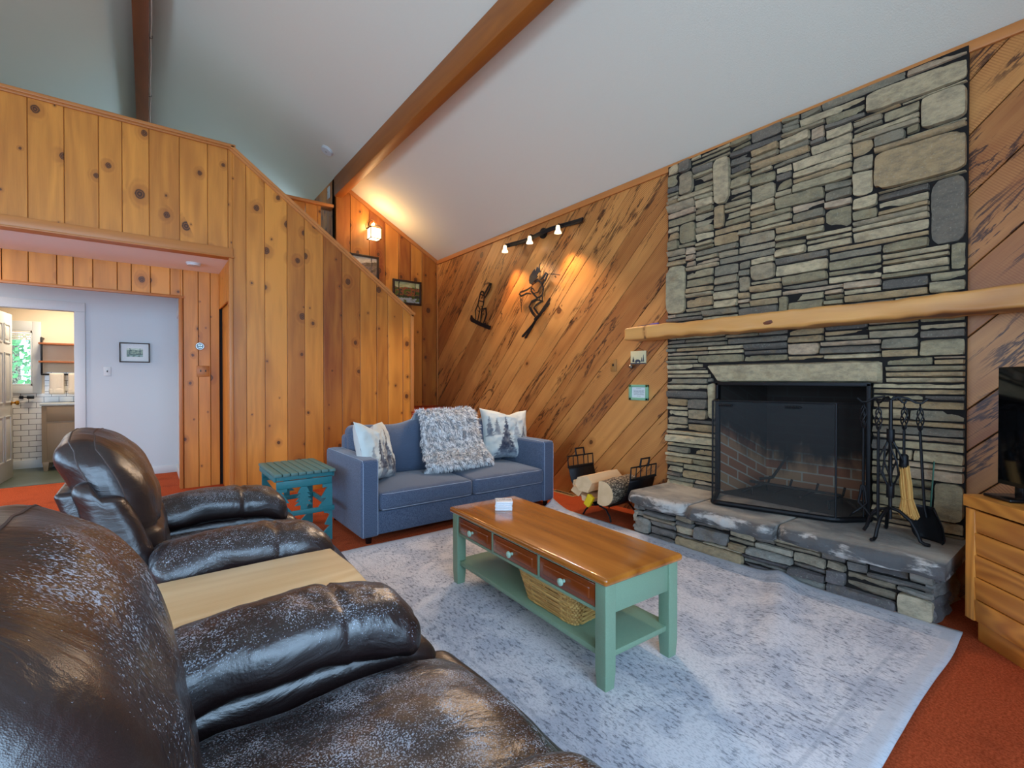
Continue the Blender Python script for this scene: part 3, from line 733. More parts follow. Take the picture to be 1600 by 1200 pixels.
def stones(name, rects, to3, rng, mat, parent, depth=(0.02, 0.05), gap=0.0015, rough=1.0):
    mb = MB()
    for (a, q, c, d) in rects:
        w, h = c-a, d-q; nx, ny = max(4, min(16, int(w/0.02))), max(4, min(12, int(h/0.012)))
        mb.seed(rng, 0); dp = rng.uniform(*depth); sd = Vector((rng.uniform(0, 99), rng.uniform(0, 99), 0))
        tilt = (rng.uniform(-.012, .012), rng.uniform(-.012, .012)); jit = min(0.006, h*0.10)
        cr = [rng.uniform(0.0, 1.0) for _ in range(4)]
        def f(s_, t_):
            x, y = a+s_*w, q+t_*h
            e = min(min(s_, 1-s_)*w, min(t_, 1-t_)*h)
            nz = mnoise.noise(Vector((x*9, y*22, 0))+sd); n2 = mnoise.noise(Vector((x*40, y*60, 3))+sd)
            # wobble the outline and round the corners off
            X, Y = s_*2-1, t_*2-1
            ci = (1 if X > 0 else 0)+(2 if Y > 0 else 0); k = abs(X)**6*abs(Y)**6*(0.4+cr[ci])
            px = a+gap+(w-2*gap)*s_-X*min(w, h)*0.10*k; py = q+gap+(h-2*gap)*t_-Y*h*0.10*k
            py += mnoise.noise(Vector((x*14, Y*2, 7))+sd)*jit*abs(Y)*0.6-jit*.25*Y; px += mnoise.noise(Vector((X*2, y*20, 9))+sd)*jit*abs(X)*0.5-jit*.2*X
            z = dp+(nz*0.010+n2*0.004)*rough+tilt[0]*X+tilt[1]*Y
            edge = max(0.0, 1-e/0.008); z -= 0.008*edge*edge
            if s_ in (0.0, 1.0) or t_ in (0.0, 1.0): z -= 0.03
            return to3(px, py, z)
        # finer rows close to the rim
        def warp(t, n): return t
        es, et_ = min(.2, .004/w), min(.3, .004/h)
        S = [0., es]+[es+(1-2*es)*k/(nx-2) for k in range(1, nx-2)]+[1-es, 1.]; T = [0., et_]+[et_+(1-2*et_)*k/(ny-2) for k in range(1, ny-2)]+[1-et_, 1.]
        mb.grid(nx, ny, lambda s_, t_: f(S[int(round(s_*nx))], T[int(round(t_*ny))]))
    return mb.build(name, mat, parent, sharp=60)
rng = random.Random(77)
fire = thing('stone_fireplace', 'grey green ledgestone fireplace and raised hearth against the diagonal board wall', 'fireplace', (3.5, 1.45, 0))
inv = Vector((-3.5, -1.45, 0))
def lint(y, z): return 0.88 < y < 1.96+.108*(z-1.2)/.145 and OZ1-0.005 < z < 1.348
def blk(y, z): return (OY0-0.005 < y < OY1+0.005 and z < OZ1) or lint(y, z)
fp3 = lambda s, z, d: Vector((FX-d+0.03, s, z))+inv
pre = [(0.52, 1.98, 0.68, 2.36), (0.52, 2.38, 0.94, 2.62), (2.22, 1.78, 2.40, 2.18), (1.84, 2.6, 1.98, 2.95), (0.52, 2.86, 0.98, 3.0),
       (1.94, 0.90, 2.02, 1.2), (0.52, 0.42, 0.66, 0.64), (0.52, 2.66, 0.72, 2.84), (0.52, 1.36, 0.72, 1.46)]
rects = pack(FY0, FY1, HZ-.02, 3.055, blk, rng, preset=pre)
stones('stone_facing', rects, fp3, rng, 'stone', fire)
mb = MB(); mb.smooth = False
for poly in ([(FY0, HZ-.05), (OY0, HZ-.05), (OY0, 3.055), (FY0, 3.055)], [(OY1, HZ-.05), (FY1, HZ-.05), (FY1, 3.055), (OY1, 3.055)], [(OY0, OZ1), (OY1, OZ1), (OY1, 3.055), (OY0, 3.055)]):
    mb.prism(poly, lambda s, z: Vector((FX+.016, s, z))+inv, lambda s, z: Vector((XR+.012, s, z))+inv)
mb.build('mortar_bed', 'darkhole', fire)
# end faces of the chimney breast
mb = MB()
b = MB(); b.seed(rng, 0, 0.25)
lp = [(0.885, 1.20), (1.945, 1.20), (2.052, 1.345), (1.95, 1.352), (1.72, 1.362), (1.58, 1.345), (1.30, 1.352), (1.0, 1.345), (0.89, 1.33)]
N = 26
def lf(s_, t_):
    y = 0.885+s_*(2.055-0.885); top = 1.345+0.012*mnoise.noise(Vector((y*5, 0, 0))); 
    rgt = 1.945+0.108*t_; y = 0.885+s_*(rgt-0.885)
    z = 1.202+t_*(top-1.202)
    d = 0.05+0.008*mnoise.noise(Vector((y*8, z*14, 1)))+0.004*mnoise.noise(Vector((y*40, z*40, 1)))
    if s_ in (0, 1) or t_ in (0, 1): d -= 0.05
    return fp3(y, z, d)
b.grid(40, 10, lf); b.build('lintel_stone', 'stone', fire, sharp=60)
# firebox
b = MB(); b.smooth = False
BX = FX+0.55
def fq(pts, gs):
    ids = []
    for p, gp in zip(pts, gs): ids.append(b.vert(Vector(p)+inv, Vector((gp[0], gp[1], 0))))
    b.face(ids)
fy0, fy1, by0, by1 = OY0, OY1, OY0+.12, OY1-.12
fq([(BX, by0, HZ), (BX, by1, HZ), (BX, by1, OZ1+.1), (BX, by0, OZ1+.1)], [(by0, 0), (by1, 0), (by1, .96), (by0, .96)])
fq([(FX, fy1, HZ), (BX, by1, HZ), (BX, by1, OZ1+.1), (FX, fy1, OZ1+.1)], [(0, -.25), (.57, -.0), (.57, .96), (0, .71)])
fq([(FX, fy0, HZ), (BX, by0, HZ), (BX, by0, OZ1+.1), (FX, fy0, OZ1+.1)], [(0, -.12), (.57, 0), (.57, .96), (0, .84)])
fq([(FX, fy0, OZ1), (FX, fy1, OZ1), (BX, by1, OZ1+.1), (BX, by0, OZ1+.1)], [(0, 2), (1, 2), (1, 2.5), (0, 2.5)])
b.build('firebox', 'brick', fire)
b = MB(); b.grid(16, 12, lambda s_, t_: Vector((FX-.03+s_*.58, OY0+t_*(OY1-OY0), HZ+.002+.02*max(0, mnoise.noise(Vector((s_*5, t_*8, 0))))*s_))+inv); b.build('firebox_floor', 'ash', fire)
b = MB(); t = .022
for (lo, hi) in (((FX-.035, OY0-.012, OZ1-.02), (FX+.01, OY1+.012, OZ1+.006)), ((FX-.035, OY0-.012, HZ), (FX+.01, OY0+.012, OZ1)), ((FX-.035, OY1-.012, HZ), (FX+.01, OY1+.012, OZ1))):
    b.box(Vector(lo)+inv, Vector(hi)+inv, .004)
b.build('black_opening_frame', 'black', fire)
# hearth base
BF = 3.075
hb3 = lambda s, z, d: Vector((BF-d+0.035, s, z))+inv
pre = [(2.22, 0.02, 2.38, 0.14), (0.555, 0.0, 0.70, 0.13), (1.60, 0.10, 1.85, 0.19), (1.5, 0.0, 2.0, 0.08)]
rects = pack(0.555, 2.38, 0.0, 0.252, lambda y, z: False, rng, 0.025, 0.016, preset=pre, big=0.03, wr=(4, 14))
stones('hearth_stonework', rects, hb3, rng, 'hearthstone', fire, depth=(0.02, 0.06), rough=1.6)
he = lambda s, z, d: Vector((s, 0.58-d, z))+inv
rects = pack(BF, 3.56, 0.0, 0.252, lambda y, z: False, rng, 0.03, 0.02, wr=(5, 12), big=.2)
stones('hearth_stonework', rects, he, rng, 'hearthstone', fire, depth=(0.02, 0.05), rough=1.6)
he2 = lambda s, z, d: Vector((s, 2.355+d, z))+inv
rects = pack(BF, 3.56, 0.0, 0.252, lambda y, z: False, rng, 0.03, 0.02, wr=(5, 12), big=.2)
stones('hearth_stonework', rects, he2, rng, 'hearthstone', fire, depth=(0.02, 0.04))
b = MB(); b.smooth = False; b.box(Vector((BF+.025, 0.565, 0))+inv, Vector((3.58, 2.37, 0.27))+inv, 0); b.build('mortar_bed', 'darkhole', fire)
# hearth slabs with broken front edges
def slab(y0, y1, xf, seed, lab):
    rg = random.Random(seed); sd = Vector((rg.uniform(0, 50), rg.uniform(0, 50), 0)); mb = MB(); mb.seed(rg, 0, 0.0)
    prof = [(0, HZ-.09), (0.0, HZ-.085), (-.012, HZ-.06), (-.006, HZ-.03), (0.012, HZ-.008), (0.03, HZ), (.12, HZ), (.25, HZ), (.4, HZ), (3.58-xf, HZ)]
    n = 40
    def f(s_, t_):
        k = int(round(t_*(len(prof)-1))); dx, z = prof[k]
        y = y0+.006+s_*(y1-y0-.012); ends = min(s_, 1-s_)*(y1-y0)
        front = 1.0 if k < 6 else 0.0
        wob = mnoise.noise(Vector((y*3.2, 0, 0))+sd)*0.045+mnoise.noise(Vector((y*13, z*14, 0))+sd)*0.018+mnoise.noise(Vector((y*38, z*38, 4))+sd)*0.005
        x = xf+dx+wob*front
        if k == 6: x += wob*.5
        if front and ends < .05: x += (0.05-ends)*0.7
        zz = z+(mnoise.noise(Vector((x*5, y*5, 0))+sd)*.004 if k >= 5 else mnoise.noise(Vector((y*7, 0, 3))+sd)*.012*(1 if k < 3 else .2))
        if k == 0: x = xf+.16
        if s_ in (0., 1.): zz -= 0.004
        return (Vector((x, y, zz))+inv)
    ids = mb.grid(n, len(prof)-1, f)
    for i in range(n+1):
        for k in range(len(prof)): mb.r[ids[i][k]] = 1.0 if k < 5 else (0.55 if k == 5 else 0.0)
    for i in (0, n):
        base = [ids[i][k] for k in range(len(prof))]
        lowb = mb.vert(Vector((3.58, mb.v[base[0]].y-inv.y, HZ-.09))+inv, None, 1.0)
        mb.face(base+[lowb])
    o = mb.build('hearth_slab', 'slab', fire, sharp=50); return o
slab(1.86, 2.40, 2.985, 3, ''); slab(1.27, 1.86, 2.955, 5, ''); slab(0.50, 1.27, 2.985, 9, '')
# fire grate and burnt sticks
gr = thing('fire_grate', 'low iron grate with a bar across the ash inside the firebox', 'grate', (3.78, 1.45, HZ))
b = MB()
for y in (-.25, -.08, .1, .26):
    b = MB(); b.tube([(-.16, y, .06), (.12, y, .06), (.16, y, .11)], .008, 6); b.build('bar', 'charred', gr)
for y in (-.25, .26):
    for x in (-.14, .1):
        b = MB(); b.tube([(x, y, .06), (x, y, 0.005)], .008, 6); b.build('leg', 'charred', gr)
st_lab = ['long burnt branch lying across the iron grate', 'short charred stick at the left of the grate', 'pale ashy stick slanting down at right of the firebox', 'charred twig leaning up against the firebrick at left', 'thin grey stick beside the slanting one on firebox floor']
st_pts = [[(3.75, 1.78, HZ+.085), (3.78, 1.5, HZ+.08), (3.80, 1.18, HZ+.082)], [(3.66, 1.80, HZ+.012), (3.74, 1.68, HZ+.08)], [(3.68, 1.10, HZ+.075), (3.62, 0.99, HZ+.015)], [(3.82, 1.74, HZ+.10), (3.86, 1.66, HZ+.12), (3.98, 1.60, HZ+.28)], [(3.76, 1.06, HZ+.06), (3.72, .98, HZ+.012)]]
for k, (lb, pts) in enumerate(zip(st_lab, st_pts)):
    b = MB(); b.seed(random.Random(k), 0); b.tube(pts, [.011, .012, .008][:len(pts)], 7); tag(b.build('burnt_stick', 'charred'), lb, 'stick', 'burnt sticks in the firebox')
# free-standing spark screen
sc = thing('fire_screen', 'black framed folding mesh fire screen standing on the hearth', 'fire screen', (3.25, 1.4, HZ+.001))
L, R, R2, L2 = Vector((3.16, 1.765, 0)), Vector((3.345, 1.065, 0)), Vector((3.50, 0.965, 0)), Vector((3.49, 1.90, 0))
o0 = Vector((3.25, 1.4, 0)); sh = 0.735
L, R, R2, L2 = L-o0, R-o0, R2-o0, L2-o0
up = Vector((0, 0, 1))
def rnd_corner(p, q, r_, k=0.06):
    d1, d2 = (p-q).normalized(), (r_-q).normalized()
    return [q+d1*k, q+d1*k*.45+d2*k*.05, q+d1*k*.05+d2*k*.45, q+d2*k]
b = MB(); z0 = up*.02
path = [L2+z0]+rnd_corner(L2, L, R)+rnd_corner(L, R, R2)+[R2+z0]
path = [Vector((p.x, p.y, .018)) for p in path]
b.tube(path, .018, 8); b.build('bottom_rail', 'black', sc)
b = MB(); b.tube([Vector((p.x, p.y, sh)) for p in path], .006, 8); b.build('top_rail', 'black', sc)
for p in (L2, L, R, R2):
    b = MB(); q = p*0.995; b.tube([q+up*.02, q+up*sh], .006, 8); b.build('upright', 'black', sc)
b = MB(); b.smooth = False
for p, q in ((L2, L), (L, R), (R, R2)):
    b.quad(p+z0, q+z0, q+up*sh, p+up*sh)
b.build('mesh_panel', 'mesh', sc)
for f in (.12, .68):
    b = MB(); p = L.lerp(R, f)+up*(sh-.03); d = (R-L).normalized(); nn = Vector((d.y, -d.x, 0)); nn = -nn if nn.x > 0 else nn
    b.tube([p-d*.045, p-d*.045+nn*.015, p+d*.045+nn*.015, p+d*.045], .005, 6)
    for k in range(5): b.lathe([(.008, -.006), (.008, .006)], p+nn*.015+d*(-.032+.016*k), 'y', 8)
    b.build('handle', 'black', sc)
# ------------------------------------------------------------------ mantel
b = MB(); b.seed(random.Random(4), 1); ml = thing('mantel_log', 'thick honey coloured peeled log mantel shelf across the stone chimney', 'mantel', (3.44, 1.0, 1.625))
def mf(p, n_):
    y = p.y; w = 1+.16*mnoise.noise(Vector((y*1.7, 3, 0)))+.10*mnoise.noise(Vector((y*5, 1, 0)))
    p.z *= w*(1+.12*(1 if y < -.2 else 0)*0)*1.0; p.z += .012*mnoise.noise(Vector((y*1.3, 9, 0)))
    p.z += .012*mnoise.noise(Vector((y*9, p.x*9, 2))); p.x += .03*mnoise.noise(Vector((y*3.1, p.z*14, 5))); p.y += .01*mnoise.noise(Vector((p.x*30, p.z*30, 5)))
    return p
b.box((-.13, -1.32, -.055), (.11, 1.68, .055), .022, n=(3, 44, 2), cs=3, fn=mf); b.build('log', 'mantel', ml)
b = MB(); b.seed(random.Random(2), 2, .9); b.lathe([(.052, -.006), (.046, .004), (.03, .009), (.004, .01)], (-.125, .47, .0), 'x', 18)
for i, v in enumerate(b.v): b.v[i] = Vector((-.117-(v.x+.125)*.9, .47+(v.y-.47)*1.15, v.z*.62))
b.build('knot', 'darkbeam', ml)
pen = thing('lighter_wand', 'blue and purple lighter wand lying on the left end of the mantel', 'lighter', (3.40, 2.5, 1.684))
b = MB(); b.tube([(0, .09, .006), (0, -.04, .008)], .006, 8); b.build('wand', flat('navy_plastic', '#22264f', .35), pen)
b = MB(); b.tube([(0, -.04, .009), (0, -.12, .011)], [.009, .011], 8); b.build('grip', flat('purple_plastic', '#6a5aa8', .35), pen)
# ------------------------------------------------------------------ fire tools
TX, TY = 3.29, 0.785
tools_group = 'iron fireside tools hanging on the tool stand'
stn = thing('fire_tool_stand', 'black wrought iron tool stand with curled tripod feet on hearth', 'tool stand', (TX, TY, HZ+.002))
b = MB()
b.tube([(0, 0, .10), (0, 0, .77)], .0095, 8)
b.build('pole', 'black', stn)
for a in (168, 255, 20, 95):
    c, s_ = math.cos(math.radians(a)), math.sin(math.radians(a)); b = MB()
    if a == 95: b.tube([(c*r, s_*r, z) for r, z in ((0, .16), (.04, .15), (.09, .1), (.105, .04), (.12, .01))], .009, 8)
    else: b.tube([(c*r, s_*r, z) for r, z in ((0, .165), (.045, .155), (.10, .115), (.13, .06), (.145, .018), (.165, .009), (.185, .01))], .0095, 8)
    b.build('leg', 'black', stn)
b = MB()
for k in range(6):
    a = k*math.pi/3
    b.tube([(math.cos(a+t*1.5)*r, math.sin(a+t*1.5)*r, z) for t, r, z in ((0, .012, .54), (.2, .03, .50), (.5, .055, .43), (.75, .045, .36), (1, .012, .28))], .005, 6)
b.build('cage', 'black', stn)
b = MB(); b.lathe([(.017, .53), (.019, .535), (.019, .60), (.017, .605)], sides=12); b.build('collar', 'black', stn); b = MB(); b.lathe([(.017, .22), (.019, .225), (.019, .30), (.017, .305)], sides=12); b.build('collar', 'black', stn)
hooks = {}
for nm, (dx, dy) in {'poker': (-.09, .03), 'tongs': (.0, .12), 'brush': (.03, -.05), 'shovel': (.03, -.115)}.items():
    b = MB(); hooks[nm] = (dx, dy)
    b.tube([(0, 0, .765), (dx*.25, dy*.25, .785), (dx*.6, dy*.6, .778), (dx*.9, dy*.9, .755), (dx*1.1, dy*1.1, .752), (dx*1.3, dy*1.3, .775)], .006, 6); b.build('hook', 'black', stn)
def cage_handle(b, z0, z1):
    for k in range(4):
        a = k*math.pi/2; n = 10
        b.tube([(math.cos(a+t/n*4.2)*.016*math.sin(math.pi*t/n)**.6+1e-4*k, math.sin(a+t/n*4.2)*.016*math.sin(math.pi*t/n)**.6, z0+(z1-z0)*t/n) for t in range(n+1)], .0035, 5)
    b.tube([(0, 0, z1), (.008, 0, z1+.012), (0, 0, z1+.024), (-.008, 0, z1+.012), (0, 0, z1)], .003, 5)
def tool(nm, label):
    dx, dy = hooks[nm]; t = thing('fire_'+nm, label, nm, (TX+dx*1.05, TY+dy*1.05, HZ), 0, tools_group)
    b = MB(); cage_handle(b, .60, .735); b.build('handle', 'black', t); return t
t = tool('tongs', 'iron log tongs hanging at the left side of tool stand')
b = MB(); b.tube([(0, 0, .60), (0, 0, .24)], .007, 7)
b.build('shaft', 'black', t)
for s_ in (-1, 1):
    b = MB(); b.tube([(0, s_*.006, .27), (0, s_*.012, .23), (-.01, s_*.02, .17), (0, -s_*.015, .13), (-.02, -s_*.045, .10), (-.05, -s_*.05, .09)], [.008, .008, .007, .007, .006, .004], 7); b.build('jaw', 'black', t)
t = tool('poker', 'iron poker with a twisted handle hanging at front of tool stand')
b = MB(); b.tube([(0, 0, .60), (0, 0, .16), (0, 0, .09)], [.007, .008, .003], 7); b.tube([(0, 0, .18), (.0, .03, .14)], [.006, .003], 6); b.build('shaft', 'black', t)
t = tool('brush', 'hearth brush with pale straw bristles hanging behind the poker')
b = MB(); b.tube([(0, 0, .60), (0, 0, .44)], .007, 7); b.lathe([(.012, .47), (.02, .46), (.022, .40), (.018, .39)], sides=10); b.build('shaft', 'black', t)
b = MB(); rg = random.Random(3)
for k in range(170):
    a, q = rg.uniform(0, 6.28), math.sqrt(rg.random()); b.seed(rg, 0)
    x, y = math.cos(a)*q, math.sin(a)*q
    b.tube([(x*.018, y*.02, .41), (x*.016-.006, y*.026-.01, .30), (x*.017-.012, y*.024-.018, .225), (x*.022-.02, y*.045-.028, .12+rg.uniform(0, .03))], .0028, 4, cap=False)
b.build('bristles', 'straw', t)
b = MB(); b.tube([(-.012+.021*math.cos(a*.4), -.018+.029*math.sin(a*.4), .225) for a in range(17)], .0025, 5); b.build('binding', 'straw', t)
t = tool('shovel', 'iron ash shovel with a worn black pan hanging at the right of tool stand')
b = MB(); b.tube([(0, 0, .60), (0, -.02, .2), (-.0, -.03, .14)], .007, 7); b.build('shaft', 'black', t)
b = MB(); b.seed(random.Random(8))
def sf(u, v):
    w = (.055+.03*min(1, v*2.2))*(1 if v < .8 else 1-.25*((v-.8)/.2)**2); x = (u-.5)*2
    p = Vector((.01+.03*v-abs(x)**3*.045*(1-.35*v), x*w, .20-.19*v)); p.rotate(Matrix.Rotation(math.radians(-25), 3, 'Z'))
    return p+Vector((0, -.035, 0))
b.grid(14, 12, sf); o = b.build('pan', 'black', t); md = o.modifiers.new('thick', 'SOLIDIFY'); md.thickness = .004
b = MB(); b.tube([(.1, -.16, .006), (.2, -.165, .42)], .004, 6)
b.xf = Matrix.Identity(4); o = b.build('metal_rod', flat('green_steel', '#3d6a58', .35, Metallic=.6)); o.location = (TX+.02, TY+.02, HZ)
tag(o, 'thin greenish metal rod leaning on the stones behind the ash shovel', 'rod')
# ------------------------------------------------------------------ log rack with firewood
lr = thing('log_rack', 'black iron log cradle full of firewood left of the hearth', 'log rack', (3.30, 2.815, 0)); lr.scale = (1, .9, 1)
cy = [(0.40, .40), (.36, .28), (.28, .19), (.17, .135), (0, .115), (-.17, .135), (-.28, .19), (-.36, .28), (-.40, .40)]
b = MB()
def cradle(u, v):
    k = v*(len(cy)-1); i = min(int(k), len(cy)-2); f = k-i
    y = cy[i][0]*(1-f)+cy[i+1][0]*f; z = cy[i][1]*(1-f)+cy[i+1][1]*f
    return Vector((-.17+.34*u, y, z))
b.grid(2, 32, cradle); o = b.build('cradle', 'black', lr); md = o.modifiers.new('thick', 'SOLIDIFY'); md.thickness = .004
for s_ in (-1, 1):
    for x in (-.16, .16):
        b = MB(); b.tube([(x, s_*.02, .115), (x, s_*.10, .10), (x*1.05, s_*.155, .05), (x*1.1, s_*.18, .006)], .008, 7); b.build('leg', 'black', lr)
    b = MB(); y = s_*.40
    b.tube([(-.17, y, .40), (.17, y, .40)], .012, 8)
    b.tube([(-.17, y, .40), (-.17, y*1.02, .50), (.17, y*1.02, .50), (.17, y, .40)], .007, 6)
    for x in (-.10, -.04, .04, .10): b.tube([(x, y, .40), (x, y*1.02, .50)], .005, 6)
    b.build('end_grille', 'black', lr)
    b = MB(); b.tube([(-.055, y*1.02, .49), (-.055, y*1.06, .565), (.055, y*1.06, .565), (.055, y*1.02, .49)], .009, 6); b.build('carry_handle', 'black', lr)
def log(label, poly, x0, x1, cyz, rot, barkfrom, seed):
    rg = random.Random(seed); t = thing('firewood_log', label, 'log', (3.30, 2.81+cyz[0]*.9, cyz[1]), rot, 'split firewood in the log cradle')
    n = len(poly)
    b = MB(); b.seed(rg, 0, .3); nx = 12
    rings = []
    for i in range(nx+1):
        x = x0+(x1-x0)*i/nx
        rings.append([b.vert((x, p[0]*(1+.06*mnoise.noise(Vector((x*8, k, seed)))), p[1]*(1+.06*mnoise.noise(Vector((x*8, k+9, seed)))))) for k, p in enumerate(poly)])
    for i in range(nx):
        for k in range(n):
            b.mat = 1 if barkfrom[0] <= k < barkfrom[1] else 0
            b.face([rings[i][k], rings[i][(k+1) % n], rings[i+1][(k+1) % n], rings[i+1][k]])
    b.mat = 0; b.face(rings[0]); b.face(rings[-1]); b.build('wood', ['logwood', 'bark'], t, sharp=30); return t
def arc(r, a0, a1, n, c=(0, 0)): return [(c[0]+r*math.cos(math.radians(a0+(a1-a0)*i/n)), c[1]+r*math.sin(math.radians(a0+(a1-a0)*i/n))) for i in range(n+1)]
log('half round log with rough grey bark at right of the cradle', arc(.105, 70, 300, 14), -.27, .17, (-.12, .262), .12, (0, 14), 1)
log('smooth split log lying highest in the cradle', [(-.09, .03), (-.03, .085), (.07, .06), (.10, 0), (.06, -.055), (-.04, -.06)], -.28, .18, (.10, .30), .1, (9, 9), 2)
log('narrow split log under the highest one at left', [(-.06, .03), (.05, .05), (.09, 0), (.0, -.04)], -.24, .16, (.20, .215), .05, (9, 9), 3)
log('thin wedge of firewood at the bottom of cradle', [(-.07, .02), (.06, .035), (.05, -.015), (-.04, -.02)], -.24, .16, (.08, .165), .0, (9, 9), 4)
log('short wedge of firewood poking out at far left', [(-.04, .03), (.03, .03), (.04, -.02), (-.02, -.03)], -.21, .1, (.285, .275), .15, (9, 9), 5)
b = MB(); b.box((-.05, -.045, -.045), (.05, .045, .045), .012, n=(4, 4, 4), fn=lambda p, n_: p*(1+.12*mnoise.noise(p*40)))
b.xf = Matrix.Identity(4); o = b.build('fire_starter_pack', 'yellow'); o.location = (3.055, 2.84, .165); o.rotation_euler = (.5, 0, .1); o.scale = (.35, .7, 1.2)
tag(o, 'crumpled yellow wrapper tucked between the logs', 'wrapper')
# ------------------------------------------------------------------ floor vent
v = thing('floor_vent', 'slim beige floor register beside the sofa at the wall', 'vent', (3.55, 3.66, 0.0))
b = MB(); b.box((-.045, -.17, 0), (.04, .17, .006), .002); b.build('frame', flat('beige_metal', '#c9a06a', .4), v)
b = MB()
for k in range(14): b.box((-.03, -.15+k*.022, .005), (.025, -.15+k*.022+.012, .008), 0)
b.build('louvre', 'darkhole', v)
# ------------------------------------------------------------------ wall plates and little signs on the diagonal boards
def on_right(name, label, cat, y, z): return thing(name, label, cat, (XR, y, z), 0)
t = on_right('wall_outlet', 'tan cable wall plate on diagonal boards above the sofa', 'wall plate', 5.119, 1.339)
b = MB(); b.box((-.007, -.038, -.06), (0, .038, .06), .003); b.build('plate', 'plate', t)
b = MB(); b.lathe([(.008, -.004), (.008, .0)], (-.008, 0, 0), 'x', 10); b.build('socket', 'blackplastic', t)
t = on_right('light_switch', 'brown toggle switch plate between the sofa and the mantel end', 'switch', 3.026, 1.364)
b = MB(); b.box((-.007, -.038, -.06), (0, .038, .06), .003); b.build('plate', 'plate', t)
b = MB(); b.box((-.018, -.006, -.008), (-.005, .006, .016), .002); b.build('toggle', 'blackplastic', t)
t = on_right('bear_plaque', 'small cream plaque with a bear and pine trees under the mantel end', 'plaque', 2.73, 1.43)
b = MB(); b.box((-.012, -.085, -.06), (0, .085, .06), .002); b.build('board', 'bearboard', t)
b = MB(); b.smooth = False
def rpoly(b, pts, x): b.prism(pts, lambda y, z: Vector((x, y, z)), lambda y, z: Vector((x+.002, y, z)))
rpoly(b, [(.035, -.05), (.03, -.028), (.018, -.018), (-.004, -.018), (-.02, -.026), (-.03, -.036), (-.026, -.046), (-.02, -.05), (-.014, -.05), (-.01, -.04), (.01, -.04), (.014, -.05), (.02, -.05), (.024, -.042), (.028, -.05)], -.0135)
for (y, h) in ((.055, .05), (.048, .03), (-.042, .04), (-.06, .065)): 
    rpoly(b, [(y-.008, -.04), (y-.001, -.04+h), (y+.001, -.04+h), (y+.008, -.04)], -.0135)
rpoly(b, [(-.085, -.06), (.085, -.06), (.085, -.05), (-.085, -.052)], -.0135)
b.build('silhouette', 'ink', t)
b = MB(); b.tube([(-.006, .06, .06), (-.004, .0, .09), (-.006, -.06, .06)], .002, 5); b.build('hanger_wire', 'darkframe', t)
b = MB(); b.lathe([(.003, -.02), (.018, -.012), (.02, .0), (.012, .014), (.003, .018)], (-.02, .075, -.08), 'z', 14); b.build('bell', flat('pewter', '#8a8478', .3, Metallic=.9), t)
t = on_right('framed_note', 'printed white note in mint green frame under the bear plaque', 'framed note', 2.725, 1.106)
b = MB()
for (lo, hi) in (((-.018, -.108, .048), (0, .108, .072)), ((-.018, -.108, -.072), (0, .108, -.048)), ((-.018, -.108, -.072), (0, -.078, .072)), ((-.018, .078, -.072), (0, .108, .072))): b.box(lo, hi, .003)
b.build('frame', 'greenframe', t)
b = MB(); b.box((-.008, -.08, -.05), (-.003, .08, .05), 0); b.build('sheet', 'paper', t)
b = MB(); rg = random.Random(4)
for k, (w, zz) in enumerate(((.025, .036), (.06, .020), (.058, .010), (.06, .0), (.055, -.010), (.058, -.020), (.02, -.034))):
    y = -w
    while y < w:
        l = rg.uniform(.006, .014); b.box((-.0088, y, zz-.0015), (-.0078, min(w, y+l), zz+.0015), 0); y += l+.004
b.build('print_lines', 'ink', t)
# ------------------------------------------------------------------ metal wall figures
SKIER_HAIR = [(4.273, 2.394), (4.261, 2.442), (4.195, 2.498), (4.169, 2.51), (4.16, 2.475), (4.127, 2.53), (4.106, 2.504), (4.073, 2.558), (4.083, 2.516), (4.066, 2.458), (4.101, 2.453), (4.126, 2.43), (4.118, 2.412), (4.152, 2.39), (4.181, 2.365), (4.221, 2.338), (4.264, 2.358)]
SKIER_SKIS = [[(3.921, 2.139), (3.897, 2.143), (3.905, 2.118), (4.194, 1.866), (4.371, 1.736), (4.408, 1.734), (4.408, 1.753), (4.229, 1.869)], [(3.937, 2.081), (3.91, 2.084), (3.916, 2.066), (4.126, 1.915), (4.317, 1.718), (4.357, 1.715), (4.353, 1.732), (4.177, 1.898)]]
SKIER_LINES = [([(4.238, 2.315), (4.327, 2.289), (4.441, 2.28), (4.464, 2.263), (4.423, 2.231), (4.318, 2.251), (4.238, 2.233)], 11), ([(4.229, 2.319), (4.238, 2.264), (4.186, 2.217), (4.126, 2.168), (4.046, 2.189), (4.023, 2.254), (4.043, 2.317), (4.126, 2.382), (4.181, 2.365)], 12), ([(4.198, 2.23), (4.123, 2.234), (4.04, 2.322)], 9), ([(4.264, 2.291), (4.209, 2.293), (4.177, 2.255)], 8), ([(4.043, 2.317), (3.99, 2.357), (3.952, 2.413), (3.981, 2.431), (4.023, 2.393), (4.073, 2.369)], 14), ([(4.229, 2.33), (4.143, 2.361), (4.076, 2.35)], 7), ([(3.952, 2.415), (3.858, 2.397), (3.749, 2.367)], 5), ([(3.843, 2.37), (3.804, 2.352)], 5), ([(3.827, 2.377), (3.819, 2.347)], 4), ([(4.445, 2.239), (4.426, 2.13), (4.419, 2.035)], 5), ([(4.126, 2.164), (4.226, 2.141), (4.275, 2.089), (4.226, 2.013), (4.164, 1.952)], 14), ([(4.043, 2.182), (4.039, 2.123), (4.14, 2.094), (4.188, 2.064), (4.13, 2.002), (4.096, 1.969)], 13), ([(4.226, 2.125), (4.126, 2.148), (4.043, 2.126)], 9), ([(4.247, 2.079), (4.208, 2.019), (4.143, 1.961)], 7), ([(4.186, 1.927), (4.126, 1.954), (4.067, 1.962)], 16), ([(4.076, 2.174), (4.101, 2.133)], 7)]
